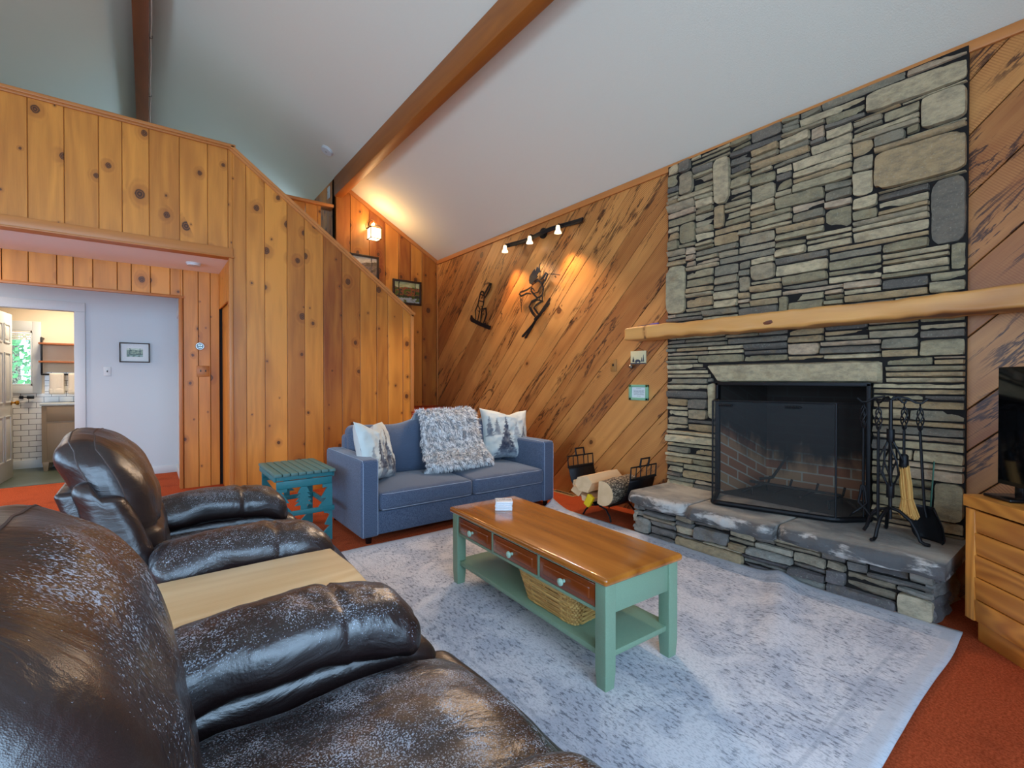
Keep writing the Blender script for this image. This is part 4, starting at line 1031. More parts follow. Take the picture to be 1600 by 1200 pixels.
BOARD = [(5.537, 2.121), (5.508, 2.121), (5.488, 2.086), (5.411, 2.045), (5.248, 1.987), (5.091, 1.939), (5.056, 1.931), (5.065, 1.884), (5.102, 1.887), (5.341, 1.965), (5.537, 2.037), (5.552, 2.072)]
BOARDER_LINES = [([(5.416, 2.052), (5.43, 2.172), (5.364, 2.249), (5.336, 2.326), (5.298, 2.403), (5.266, 2.415), (5.229, 2.399), (5.211, 2.332), (5.234, 2.233), (5.266, 2.185), (5.285, 2.084), (5.306, 2.006)], 10), ([(5.225, 2.353), (5.162, 2.412), (5.099, 2.468), (5.051, 2.479), (5.064, 2.448), (5.126, 2.381), (5.198, 2.32)], 13), ([(5.211, 2.501), (5.064, 2.49), (5.153, 2.522)], 5), ([(5.091, 2.467), (5.043, 2.472)], 10), ([(5.28, 2.174), (5.175, 2.174), (5.162, 2.093), (5.202, 2.021), (5.234, 1.986)], 12), ([(5.359, 2.235), (5.312, 2.178), (5.35, 2.088), (5.373, 2.025)], 9), ([(5.305, 2.384), (5.236, 2.355), (5.282, 2.323)], 12), ([(5.329, 2.297), (5.243, 2.272)], 9), ([(5.294, 2.137), (5.225, 2.154)], 9), ([(5.369, 2.171), (5.326, 2.14)], 6), ([(5.234, 1.975), (5.175, 1.976), (5.184, 2.003)], 10)]

def metal_art(name, label, cat, c, lines, polys, k):
    t = thing(name, label, cat, (XR-.03, c[0], c[1]))
    b = MB(); b.smooth = False
    for pts, w in lines:
        q = [Vector((0, p[0]-c[0], p[1]-c[1])) for p in pts]; hw = w*k
        # flat cut steel strip: left and right offsets of the line
        Ls = []; Rs = []
        for i in range(len(q)):
            d = (q[min(i+1, len(q)-1)]-q[max(i-1, 0)]).normalized(); nn = Vector((0, -d.z, d.y)); ww = hw*(0.55 if i in (0, len(q)-1) else 1.0)
            Ls.append(q[i]+nn*ww); Rs.append(q[i]-nn*ww)
        for i in range(len(q)-1):
            A = [Ls[i], Ls[i+1], Rs[i+1], Rs[i]]
            f = [b.vert(p+Vector((-.004, 0, 0))) for p in A]; g_ = [b.vert(p) for p in A]
            b.face(f); b.face(list(reversed(g_)))
            for j in range(4): b.face([f[j], f[(j+1) % 4], g_[(j+1) % 4], g_[j]])
    b.build('figure', 'black', t, fix=True)
    for nm, poly in polys:
        b = MB(); b.smooth = False
        b.prism([(p[0]-c[0], p[1]-c[1]) for p in poly], lambda y, z: Vector((-.009, y, z)), lambda y, z: Vector((-.003, y, z))); b.build(nm, 'black', t)
    for (y, z) in ((.02, .05), (-.02, -.06)):
        b = MB(); b.tube([(0, y, z), (.03, y, z)], .004, 6); b.build('standoff', 'black', t)
    return t
metal_art('skier_wall_art', 'cut black steel skier figure on the wall below the spotlights', 'wall art', (4.2, 2.1), SKIER_LINES, [('flowing_hair', SKIER_HAIR), ('ski', SKIER_SKIS[0]), ('ski', SKIER_SKIS[1])], .0010)
metal_art('snowboarder_wall_art', 'cut black steel snowboarder figure left of the skier', 'wall art', (5.28, 2.17), BOARDER_LINES, [('snowboard', BOARD)], .0012)
# ------------------------------------------------------------------ rug
rg_ = thing('area_rug', 'large pale grey blue distressed rug under the coffee table', 'rug', (2.005, 1.89, 0))
b = MB()
def rugf(u, v):
    x, y = (u-.5)*2.14, (v-.5)*2.88
    X, Y = 2.005+x, 1.89+y
    z = .009+.004*mnoise.noise(Vector((x*1.6, y*1.6, 0)))
    # a soft ruck across the rug towards the hearth and a curled far corner
    d = (Y-1.02)-(X-2.4)*.38; k = max(0, min(1, (X-1.9)/.8))
    z += .028*k*math.exp(-(d/.07)**2)
    c = max(0, (X-2.93)/.145)*max(0, (Y-3.10)/.23); z += .075*min(1, c)**1.6
    xx = x+.028*k*math.exp(-(d/.12)**2)+.012*mnoise.noise(Vector((y*2, 7, 0)))*abs(x)
    return Vector((xx, y+.02*mnoise.noise(Vector((x*2, 3, 0)))*abs(y)/1.4, z))
ids = b.grid(70, 100, rugf)
for i in range(71):
    for j in range(101): b.g[ids[i][j]] = Vector(((i/70-.5)*2.14, (j/100-.5)*2.88, 0))
o = b.build('pile', 'rug', rg_); md = o.modifiers.new('thick', 'SOLIDIFY'); md.thickness = .008; md.offset = -1
# ------------------------------------------------------------------ sofa
so = thing('sofa', 'blue fabric two seat sofa with white stitching below the stair wall', 'sofa', (2.19, 3.39, 0))
SW = 0.955
def sofa_part(name, lo, hi, r, n, fn=None, parent=so, cs=3):
    b = MB(); b.seed(random.Random(len(name)), None, .5); b.off = Vector((0, 0, 0)); b.box(lo, hi, r, n, cs, fn); return b.build(name, 'sofa', parent)
sofa_part('base', (-SW+.12, .02, .055), (SW-.12, .84, .23), .012, (2, 2, 2))
for s_ in (-1, 1):
    lo, hi = (s_*SW, 0, .05), (s_*(SW-.135), .86, .625)
    a = sofa_part('arm', (min(lo[0], hi[0]), 0, .05), (max(lo[0], hi[0]), .86, .625), .022, (2, 6, 5), lambda p, n_: Vector((p.x, p.y, p.z+.006*(1-n_[0]**2)*max(0, n_[2]))))
    b = MB()
    for x in (lo[0]-s_*.012, hi[0]+s_*.012):
        b.tube([(x, -.001, .06), (x, -.001, .60), (x, .012, .624), (x, .1, .627), (x, .84, .627)], .0022, 5)
    b.build('stitching', 'thread', a)
for s_ in (-1, 1):
    x0, x1 = (-SW+.137, .012) if s_ < 0 else (.016, SW-.137)
    def cf(p, n_):
        q = (1-n_[0]**2)*(1-n_[1]**2)
        if n_[2] > 0: p.z += .035*q+.006*mnoise.noise(p*5)
        if n_[1] < -.9: p.y -= .012*(1-n_[0]**2)*(1-n_[2]**2)
        return p
    c = sofa_part('seat_cushion', (x0, -.012, .232), (x1, .66, .375), .035, (14, 10, 3), cf)
    b = MB()
    for z in (.362, .245): b.tube([(x0+.02, -.004, z), (x0+.1, -.018, z+.001), ((x0+x1)/2, -.025, z+.004), (x1-.1, -.018, z+.001), (x1-.02, -.004, z)], .0022, 5)
    b.build('stitching', 'thread', c)
def bf(s_):
    def f(p, n_):
        X = n_[0]*s_      # +1 at the outer side
        q = (1-n_[0]**2)*(1-n_[2]**2)
        if n_[1] < 0: p.y -= .05*q
        if n_[2] > .3: p.z += .035*math.exp(-((X+.72)/.28)**2)-.012*math.exp(-(X/.35)**2)
        p.y += .07*(n_[2]+1)/2-.01; p += Vector((0, .004*mnoise.noise(p*6), .004*mnoise.noise(p*5)))
        return p
    return f
sofa_part('back_cushion', (-SW+.14, .60, .36), (-.01, .80, .82), .07, (16, 4, 12), bf(-1))
sofa_part('back_cushion', (.01, .60, .36), (SW-.15, .80, .82), .07, (16, 4, 12), bf(1))
sofa_part('back_frame', (-SW+.13, .74, .06), (SW-.13, .87, .74), .03, (4, 2, 4))
for sx in (-1, 1):
    for y in (.05, .80):
        b = MB(); b.lathe([(.022, 0), (.026, .055)], (sx*(SW-.07), y, 0), sides=12); b.build('foot', 'blackplastic', so)
# printed cushions
def tree_img(trees, base=(.80, .82, .80)):
    def f(u, v):
        c = list(base); n = mnoise.noise(Vector((u*5, v*5, 2)))*.06
        c = [x+n for x in c]
        for (x, b0, h, w, dk) in trees:
            t = (v-b0)/h
            if -.02 < t < 1:
                tt = max(t, 0); saw = (tt*9) % 1.0
                half = w*(1-tt)*(.55+.45*(1-saw))*(1+.5*mnoise.noise(Vector((u*30, v*30, x*9))))
                d = abs(u-x)
                if d < half or d < .006:
                    k = dk*(.75+.5*mnoise.noise(Vector((u*18, v*18, x*3)))); k = max(0, min(1, k))*(.55+.45*min(1, tt*3+.2))
                    c = [c[i]*(1-k)+(.17, .19, .26)[i]*k for i in range(3)]
        fog = max(0, .22-v)/.22*.4; c = [c[i]*(1-fog)+(.62, .68, .74)[i]*fog for i in range(3)]
        return tuple(max(0, min(1, x)) for x in c)
    return f
def lincol(c): return tuple((x/12.92 if x <= .04045 else ((x+.055)/1.055)**2.4) for x in c)
def pillow(name, label, loc, size, rot, img, fold=0.0, dent=0.0):
    t = thing(name, label, 'cushion', loc, 0, 'white cushions printed with grey pine trees'); t.rotation_euler = rot
    b = MB(); N = 56
    def shape(u, v, side):
        x, z = (u-.5)*2, (v-.5)*2
        pin = 1-.075*(1-abs(x)**2)*abs(z)**3-.075*(1-abs(z)**2)*abs(x)**3*0
        X = x*(1-.10*(1-z*z)*(abs(x)**2)); Z = z*(1-.10*(1-x*x)*(abs(z)**2))
        if z > 0: Z -= dent*math.exp(-((x-fold)/.35)**2)*z**2
        th = .085*((1-x**4)*(1-z**4))**.6*(1+.2*mnoise.noise(Vector((x*3, z*3, side*4))))
        th += .007*mnoise.noise(Vector((x*7, z*7, side)))*(1-x*x*z*z)
        if side < 0: y = -th
        else: y = th
        y += -.05*max(0, z)*math.exp(-((x-fold)/.4)**2)*dent*3
        return Vector((X*size/2, y, (Z+1)*size/2))
    f = b.grid(N, N, lambda u, v: (shape(u, v, -1), lincol(img(u, v))))
    for i in range(N+1):
        for j in range(N+1): pass
    b2 = b.grid(20, 20, lambda u, v: (shape(u, v, 1), lincol((.8, .8, .78))))
    b.build('cover', 'print', t, sharp=80); return t
treesR = [(.12, .42, .40, .10, .75), (.28, .45, .33, .10, .6), (.47, .12, .72, .17, 1.0), (.38, .02, .40, .20, .9), (.68, .30, .42, .12, .4), (.85, .28, .38, .11, .75), (.58, .0, .35, .15, .7)]
treesL = [(.35, .2, .50, .13, .95), (.62, .15, .75, .12, .95), (.5, .2, .5, .12, .55), (.78, .05, .55, .13, .95), (.42, .0, .35, .2, .6), (.15, .2, .4, .1, .35), (.9, .02, .4, .12, .8)]
pillow('tree_cushion', 'white pine tree cushion leaning on the right sofa arm', (2.91, 3.84, .405), .54, (math.radians(-20), math.radians(4), math.radians(-14)), tree_img(treesR), .1, .16)
pillow('tree_cushion', 'white pine tree cushion slumped behind the left sofa arm', (1.50, 3.66, .40), .50, (math.radians(-16), math.radians(5), math.radians(42)), tree_img(treesL), -.25, .26)
# shaggy throw
ft = thing('fur_throw', 'shaggy silvery grey faux fur throw draped over the sofa back', 'throw', (2.30, 3.9, .43))
prof = [(-.20, -.012), (-.24, .025), (-.215, .07), (-.14, .11), (-.075, .15), (-.03, .22), (.005, .32), (.04, .42), (.075, .475), (.13, .505), (.20, .49), (.245, .42), (.265, .33)]
def prof_at(v):
    k = v*(len(prof)-1); i = min(int(k), len(prof)-2); f = k-i; f = f*f*(3-2*f)*.5+f*.5
    return prof[i][0]*(1-f)+prof[i+1][0]*f, prof[i][1]*(1-f)+prof[i+1][1]*f
def thr(u, v):
    y, z = prof_at(v); w = .375-.055*min(1, v*1.5); x = (u-.5)*2
    shift = -.05*(1-min(1, v*1.6)); e = abs(x)**6
    n = mnoise.noise(Vector((x*2.5, v*6, 1)))
    bulge = .055*(1-x**4)*min(1, v*9)*(1-.4*v)
    return Vector((x*w*(1-.05*e)+shift+.012*n, y-bulge+.02*n, z-.015*e+.012*n+.0*bulge))
b = MB(); b.grid(30, 44, lambda u, v: (thr(u, v), (.25, .27, .29)))
o = b.build('backing', 'fur', ft); md = o.modifiers.new('thick', 'SOLIDIFY'); md.thickness = .02; md.offset = -1
b = MB(); rg = random.Random(12); b.smooth = True
for k in range(11000):
    u, v = rg.uniform(.0, 1), rg.uniform(0.0, .93)
    p = thr(u, v); e = .01; du = (thr(min(1, u+e), v)-thr(max(0, u-e), v)); dv = (thr(u, min(1, v+e))-thr(u, max(0, v-e)))
    n = du.cross(dv).normalized()
    if n.y > 0 and v < .75: n = -n
    if v >= .75 and n.z < 0: n = -n
    cl = mnoise.noise(Vector((u*16, v*22, 3))); c2 = mnoise.noise(Vector((u*16, v*22, 9)))
    d = (n*.8+Vector((cl*1.1+rg.uniform(-.3, .3), rg.uniform(-.2, .2), -.5+c2*1.0+rg.uniform(-.3, .3)))).normalized()
    L = rg.uniform(.022, .042); w = rg.uniform(.0018, .0032); sd = d.cross(n)
    sd = sd.normalized() if sd.length > 1e-3 else Vector((1, 0, 0))
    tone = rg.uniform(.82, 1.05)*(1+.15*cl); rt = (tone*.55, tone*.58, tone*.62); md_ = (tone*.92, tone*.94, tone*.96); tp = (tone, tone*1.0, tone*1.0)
    if rg.random() < .14: tp = md_ = (.14, .15, .17)
    q1 = p+d*L*.5; q2 = p+(d+Vector((0, 0, -.35))).normalized()*L
    def cc(c): return tuple(max(0, min(1, x)) for x in c)
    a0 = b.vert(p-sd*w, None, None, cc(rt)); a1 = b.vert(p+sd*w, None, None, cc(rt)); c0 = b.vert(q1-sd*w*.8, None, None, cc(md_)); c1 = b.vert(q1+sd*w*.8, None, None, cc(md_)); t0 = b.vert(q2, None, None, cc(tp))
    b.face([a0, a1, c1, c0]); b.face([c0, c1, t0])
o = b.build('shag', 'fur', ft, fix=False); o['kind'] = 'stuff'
# ------------------------------------------------------------------ teal side table
sd = thing('side_table', 'dark teal slatted side table with pine tree cutouts beside the sofa', 'side table', (0.925, 3.98, 0))
tw, td, th = .43, .62, .545     # width (x), depth (y), height
for k in range(8):
    b = MB(); w = tw/8; b.seed(random.Random(k), 1)
    b.box((-tw/2+k*w+.003, -td/2, th-.022), (-tw/2+(k+1)*w-.003, td/2, th), .004); b.build('top_slat', 'tealtop', sd)
tf = -td/2+.03
for (y0, y1, nm) in ((tf, tf+.018, 'front'), (td/2-.05, td/2-.032, 'back')):
    b = MB(); b.box((-tw/2+.02, y0, th-.055), (tw/2-.01, y1, th-.022), .003); b.build('apron_rail', 'teal', sd)
    b = MB(); b.box((-tw/2+.02, y0+.004, th-.115), (tw/2-.02, y1+.004, th-.060), .003); b.build('apron_rail', 'teal', sd)
    b = MB(); b.box((-tw/2+.02, y0-.008, .225), (tw/2-.005, y0+.006, .262), .003); b.build('cross_rail', 'teal', sd)
    for s_ in (-1, 1):
        # side board whose inner edge is cut like a fir tree
        ed = [(.0, .0), (.10, .0), (.10, .03), (.015, .11), (.055, .12), (.0+.015, .20), (.06, .21), (.06, .262), (.10, .262), (.045, .325), (.085, .325), (.035, .405), (.07, .405), (.07, .43), (0, .43)]
        b = MB(); b.smooth = False
        poly = [(s_*(tw/2-.02-x), z) for x, z in ed]
        b.prism(poly, lambda x, z: Vector((x, y0, z)), lambda x, z: Vector((x, y0+.016, z))); b.build('cutout_leg', 'teal', sd)
    tr = [(-.022, .262), (.022, .262), (.022, .295), (.062, .295), (.03, .325), (.056, .325), (.026, .355), (.05, .355), (.022, .385), (.042, .385), (.02, .43), (-.02, .43), (-.042, .385), (-.022, .385), (-.05, .355), (-.026, .355), (-.056, .325), (-.03, .325), (-.062, .295), (-.022, .295)]
    b = MB(); b.smooth = False; b.prism([(x-.01, z) for x, z in tr], lambda x, z: Vector((x, y0, z)), lambda x, z: Vector((x, y0+.014, z))); b.build('pine_cutout', 'teal', sd)
for s_ in (-1, 1):
    b = MB(); x = s_*(tw/2-.012)
    b.box((x-.008, -td/2+.03, th-.06), (x+.008, td/2-.03, th-.024), .003); b.build('side_rail', 'teal', sd)
    b = MB(); b.box((x-.008, -td/2+.03, .222), (x+.008, td/2-.03, .262), .003); b.build('side_rail', 'teal', sd)
# ------------------------------------------------------------------ coffee table
CT = (1.635, 1.808); CR = math.radians(-2.6)
ct = thing('coffee_table', 'sage green coffee table with varnished cherry top on rug', 'coffee table', (CT[0], CT[1], .012), CR)
hw, hl, H_ = .24, .635, .452
b = MB(); b.seed(random.Random(6), 1)
nb = 6
for k in range(nb):
    b.seed(random.Random(40+k), 1); x0 = -hw+k*2*hw/nb; x1 = x0+2*hw/nb
for k in range(1): 
    b.seed(random.Random(9), 1, .45); b.box((-hw, -hl, H_-.032), (hw, hl, H_), .013, (8, 12, 1), 3)
for i, p in enumerate(b.v):  # staves of slightly different tone
    kx = min(nb-1, int((p.x+hw)/(2*hw)*nb)); b.r[i] = [.5, .32, .72, .45, .62, .4][kx]
b.build('tabletop', 'cherry', ct)
lx, ly = hw-.045, hl-.045
for sx in (-1, 1):
    for sy in (-1, 1):
        b = MB(); b.box((sx*lx-.029, sy*ly-.029, 0), (sx*lx+.029, sy*ly+.029, H_-.032), .004, (1, 1, 6), 2,
                        lambda p, n_: Vector((p.x*(1-.18*max(0, (-.72-n_[2])/.28)), p.y*(1-.18*max(0, (-.72-n_[2])/.28)), p.z))); b.build('leg', 'sage', ct)
for sy in (-1, 1):
    b = MB(); b.box((-lx+.02, sy*ly-.02, H_-.155), (lx-.02, sy*ly+.02, H_-.032), .002); b.build('apron', 'sage', ct)
b = MB(); b.box((lx-.015, -ly, H_-.155), (lx+.015, ly, H_-.032), .002); b.build('apron', 'sage', ct)
b = MB(); b.box((-lx-.022, -ly+.02, H_-.156), (-lx+.02, ly-.02, H_-.142), .002); b.box((-lx-.022, -ly+.02, H_-.045), (-lx+.02, ly-.02, H_-.032), .002)
for y in (-.195, .195): b.box((-lx-.022, y-.008, H_-.15), (-lx+.02, y+.008, H_-.035), .002)
b.box((-lx-.002, -ly+.02, H_-.15), (-lx+.01, ly-.02, H_-.035), 0)
b.build('drawer_rails', 'sage', ct)
for y0, y1 in ((-ly+.034, -.207), (-.184, .184), (.207, ly-.034)):
    b = MB(); b.seed(random.Random(int(y0*50)+90), 1)
    b.box((-lx-.024, y0, H_-.139), (-lx-.004, y1, H_-.048), .003, (1, 2, 2), 1)
    b.box((-lx-.031, y0+.028, H_-.120), (-lx-.014, y1-.028, H_-.068), .007, (1, 2, 2), 2)
    d = b.build('drawer', 'drawer', ct)
    b = MB(); b.lathe([(.008, 0), (.007, -.012), (.010, -.016), (.016, -.022), (.016, -.028), (.009, -.033), (.001, -.034)], (-lx-.028, (y0+y1)/2, H_-.094), 'x', 16); b.build('knob', 'sageknob', d)
b = MB(); b.box((-lx-.012, -ly-.012, .118), (lx+.012, ly+.012, .142), .003); b.build('lower_shelf', 'sage', ct)
# coasters
cg = 'white coasters stacked on the coffee table'
labs = ['lowest white coaster of the stack, flat on the varnished tabletop', 'second white coaster up from the tabletop', 'white coaster in the middle of the stack', 'white coaster just below the lettered top one', 'topmost white coaster of the stack, with dark lettering']
for k in range(5):
    t = thing('coaster', labs[k], 'coaster', (1.655, 2.215, .4645+k*.0104), math.radians(-38+[0, 1.5, -1, 2, 5][k]), cg)
    b = MB(); b.box((-.05, -.05, 0), (.05, .05, .0102), .0035, cs=2); b.build('tile', 'coaster', t)
    if k == 4:
        for txt, sz, px_, py_ in (('LODGE', .026, 0, -.014), ('the', .014, 0, .014)):
            cu = bpy.data.curves.new('lettering', 'FONT'); cu.body = txt; cu.size = sz; cu.align_x = 'CENTER'; cu.extrude = .0002
            ob = bpy.data.objects.new('tmp', cu); COL.objects.link(ob)
            me = bpy.data.meshes.new_from_object(ob.evaluated_get(bpy.context.evaluated_depsgraph_get())); bpy.data.objects.remove(ob)
            me.materials.clear(); me.materials.append(M['ink']); o = bpy.data.objects.new('lettering', me); COL.objects.link(o); o.parent = t; o.location = (px_, py_, .0103)
# wicker basket
bk = thing('wicker_basket', 'tan woven wicker basket on the lower shelf of coffee table', 'basket', (1.555, 1.60, .157), CR)
def ring_pts(a, c, z, n=40):
    out = []
    for k in range(n):
        t = 2*math.pi*k/n; x = math.copysign(abs(math.cos(t))**.28, math.cos(t))*a; y = math.copysign(abs(math.sin(t))**.28, math.sin(t))*c; out.append(Vector((x, y, z)))
    return out
b = MB(); rg = random.Random(4)
rows = 12; hgt = .145
def dims(z): return .10+.03*z/hgt, .17+.045*z/hgt
for k in range(rows):
    z = .006+k*(hgt-.012)/(rows-1); a, c = dims(z); pts = ring_pts(a, c, z, 96)
    b.seed(rg, None); 
    q = [p*(1+(.03 if (i//2+k) % 2 else -.02)) for i, p in enumerate(pts)]
    for p in q: p.z = z
    b.tube(q+[q[0]], .0052, 5, cap=False)
for k in range(48):
    t = 2*math.pi*k/48
    lo_, hi_ = ring_pts(*dims(0), 0.0, 48)[k], ring_pts(*dims(hgt), hgt, 48)[k]; b.tube([lo_, hi_], .0035, 5)
b.build('weave', 'wicker', bk)
b = MB(); pts = ring_pts(*dims(hgt), hgt, 64); b.tube(pts+[pts[0]], .009, 6, cap=False); b.build('rim', 'wicker', bk)
b = MB(); b.box((-.09, -.16, 0), (.09, .16, .008), .003); b.build('bottom', 'wicker', bk)
# ------------------------------------------------------------------ pale end table between the recliners
et = thing('end_table', 'pale birch topped end table between the two leather recliners', 'end table', (0.10, 1.705, 0))
b = MB(); b.seed(random.Random(3), 0); b.box((-.42, -.235, .525), (.49, .235, .55), .009, (6, 2, 1), 2)
def roundc(p):
    return p
for i, p in enumerate(b.v):
    # round the plan corners
    R_ = .06; hx_, hy_ = .455, .235; cx = .035
    dx, dy = abs(p.x-cx)-(hx_-R_), abs(p.y)-(hy_-R_)
    if dx > 0 and dy > 0:
        L_ = math.hypot(dx, dy)
        if L_ > R_: p.x = cx+math.copysign((hx_-R_)+dx/L_*R_, p.x-cx); p.y = math.copysign((hy_-R_)+dy/L_*R_, p.y)
b.build('tabletop', 'birch', et)
for sx in (-.36, .43):
    for sy in (-.18, .18):
        b = MB(); b.seed(random.Random(7), 2); b.box((sx-.025, sy-.025, 0), (sx+.025, sy+.025, .525), .004); b.build('leg', 'birch', et)
for sy in (-.18, .18):
    b = MB(); b.seed(random.Random(8), 0); b.box((-.36, sy-.01, .44), (.43, sy+.01, .525), .003); b.build('apron', 'birch', et)
for sx in (-.36, .43):
    b = MB(); b.seed(random.Random(9), 1); b.box((sx-.01, -.18, .44), (sx+.01, .18, .525), .003); b.build('apron', 'birch', et)
# ------------------------------------------------------------------ leather recliners
def recliner(label, loc, seed):
    t = thing('recliner', label, 'recliner', loc, 0, 'worn leather recliners'); sv = Vector((seed*3.1, seed*1.7, 0))
    def nz(p, f, a): return a*mnoise.noise(p*f+sv)
    def part(name, lo, hi, r, n, fn, parent=t, cs=4):
        b = MB(); b.off = sv.copy(); b.box(lo, hi, r, n, cs, fn); return b.build(name, 'leather', parent, sharp=70)
    def cl(x): return max(0., min(1., x))
    # base and lower side panels
    part('base', (-.36, -.48, .05), (.45, .48, .30), .03, (6, 6, 3), lambda p, n_: (p, 0))
    for s_ in (-1, 1):
        def af(p, n_):
            p.y += s_*.02*(1-n_[2]**2)*(1 if n_[1]*s_ > 0 else 0)
            if n_[2] > .2: p.z -= .07*cl((n_[0]-.35)/.65)**2
            return p, 0.05
        part('side_panel', (-.30, s_*.42-.095, .06), (.50, s_*.42+.095, .50), .05, (12, 3, 6), af)
        def pf(p, n_):
            q = (1-n_[0]**2)
            # fat roll-over arm pad, higher at the back, creased at both ends
            p.z += .026*(1-n_[1]**2)*(1 if n_[2] > 0 else .2)
            p.z += .018*math.cos((n_[0]+.15)*2.2)-.045*cl((n_[0]-.55)/.45)**2
            p.z += nz(p, 9, .010)+nz(p, 26, .004); p.y += nz(p, 7, .012)
            crease = abs(n_[0]-.30); p.z -= .010*math.exp(-(crease/.03)**2); p.y -= math.copysign(.006, n_[1])*math.exp(-(crease/.03)**2)
            pinch = cl((abs(n_[0])-.9)/.1); p.z += pinch*.010*math.sin(n_[1]*14)
            w = (.95 if n_[2] > -.2 else .35)*cl(.55+.45*n_[2])+.0
            return p, w
        part('armrest_pad', (-.19, s_*.42-.135, .47), (.43, s_*.42+.135, .605), .062, (36, 12, 5), pf)
    # seat with a rounded front running into the footrest
    def sf_(p, n_):
        p.z += .055*(1-n_[1]**2)*(1-.3*n_[0]**2)*(1 if n_[2] > 0 else 0)
        if n_[2] > -.5: p.z -= .07*cl((n_[0]-.4)/.6)**2
        p.z += nz(p, 7, .012)+nz(p, 20, .004)
        return p, (1.05 if n_[2] > 0 else .2)
    part('seat_cushion', (-.22, -.315, .29), (.54, .315, .455), .07, (26, 18, 4), sf_)
    def ff(p, n_):
        p.x += .05*(1-n_[2]**2)*(1-.6*n_[1]**2)+nz(p, 8, .008); return p, .35
    part('footrest', (.44, -.40, .09), (.55, .40, .40), .05, (4, 14, 8), ff)
    # back: hard shell, side wings and a tall pillowy cushion
    def lean(p, k=1.0):
        # local z 0..0.62 above the seat; lean back and curl over at the top
        h = p.z; return Vector((p.x-.30*h-.05*max(0, h-.3)**2*4, p.y, p.z))
    org = Vector((-.10, 0, .42))
    def place(fn):
        def g_(p, n_):
            r = fn(p, n_); w = 0
            if isinstance(r, tuple): r, w = r
            return r, w
        return g_
    cen = lambda lo, hi: (Vector(lo)+Vector(hi))/2
    def back_part(name, lo, hi, r, n, fn, cs=4):
        c = cen(lo, hi); b = MB(); b.off = sv.copy()
        def g_(p, n_):
            q, w = fn(p, n_); q = lean(q+c)+org
            return q-c, w
        b.box(lo, hi, r, n, cs, g_); return b.build(name, 'leather', t, sharp=70)
    back_part('back_shell', (-.215, -.36, -.20), (-.15, .36, .42), .02, (2, 4, 6), lambda p, n_: (p, 0.0))
    for s_ in (-1, 1):
        def wf(p, n_):
            p.y += s_*.012*(1-n_[2]**2); p.x += .02*(1-n_[2]**2)*(1 if n_[0] > 0 else -.3)
            p.z -= .05*cl((n_[2]-.4)/.6)**2*(1 if n_[0]*1 > 0 else 0)
            return p+Vector((nz(p, 12, .006), nz(p, 9, .005), 0)), .12
        back_part('side_wing', (-.17, s_*.345-.055, -.12), (-.04, s_*.345+.055, .45), .05, (5, 4, 14), wf)
    def cf_(p, n_):
        z = p.z
        if n_[0] > 0: p.x += .04*(1-n_[1]**4)*(1-n_[2]**2)+.025*math.exp(-((n_[2]-.45)/.4)**2)
        # squash the top into a big rounded head roll
        p.y *= 1-.10*cl((n_[2]-.35)/.65)**2-.05*cl((-n_[2]-.3)/.7)
        if n_[2] > .5: p.z += .03*(1-n_[1]**2)
        g_ = abs(n_[2]+.12); 
        if n_[0] > -.2: p.x -= .028*math.exp(-(g_/.05)**2)*(1-.4*n_[1]**2)
        p += Vector((nz(p, 8, .012), nz(p, 10, .008), nz(p, 9, .010)))+Vector((nz(Vector((p.x*5, p.y*4, p.z*16)), 1, .003), 0, 0))
        front = cl((n_[0]-.35)/.5); w = front*(.62+.38*cl(n_[2]+.3))*(1-.8*cl((-n_[1]-.5)/.4))
        return p, w
    back_part('back_cushion', (-.18, -.36, .0), (-.005, .36, .575), .086, (10, 26, 30), cf_, cs=5)
    # stitched seams running over the cushion, taken from its own surface
    lo, hi, R_ = Vector((-.18, -.36, .0)), Vector((-.005, .36, .575)), .086
    c = (lo+hi)/2; h = (hi-lo)/2
    def surf(x, y, z):
        p = Vector((x, y, z)); q = Vector([max(-(h[i]-R_), min(h[i]-R_, p[i])) for i in range(3)]); d = p-q
        if d.length > 1e-6: p = q+d.normalized()*R_
        q, w = cf_(p.copy(), (p.x/h[0], p.y/h[1], p.z/h[2])); return lean(q+c)+org
    for x in (.035, -.03):
        loop = [(x, -h.y, -h.z*.85+1.85*h.z*k/16) for k in range(17)]+[(x, -h.y+2*h.y*k/24, h.z) for k in range(1, 24)]+[(x, h.y, h.z-1.85*h.z*k/16) for k in range(17)]
        b = MB(); b.tube([surf(*q) for q in loop], .0028, 5); b.build('seam', 'seam', t)
    for s_ in (-1, 1):
        b = MB(); b.box((-.3, s_*.36-.03, 0), (-.22, s_*.36+.03, .06), .006); b.box((.36, s_*.36-.03, 0), (.44, s_*.36+.03, .06), .006); b.build('foot', 'blackplastic', t)
    return t
recliner('worn dark brown leather recliner next to the teal side table', (0.19, 2.52, 0), 1)
recliner('worn dark brown leather recliner filling the lower left foreground', (0.19, 0.90, 0), 2)
# ------------------------------------------------------------------ television and its corner cabinet
cb = thing('tv_cabinet', 'golden oak corner cabinet with louvred front right of the hearth', 'cabinet', (3.07, .447, 0), math.radians(-135))
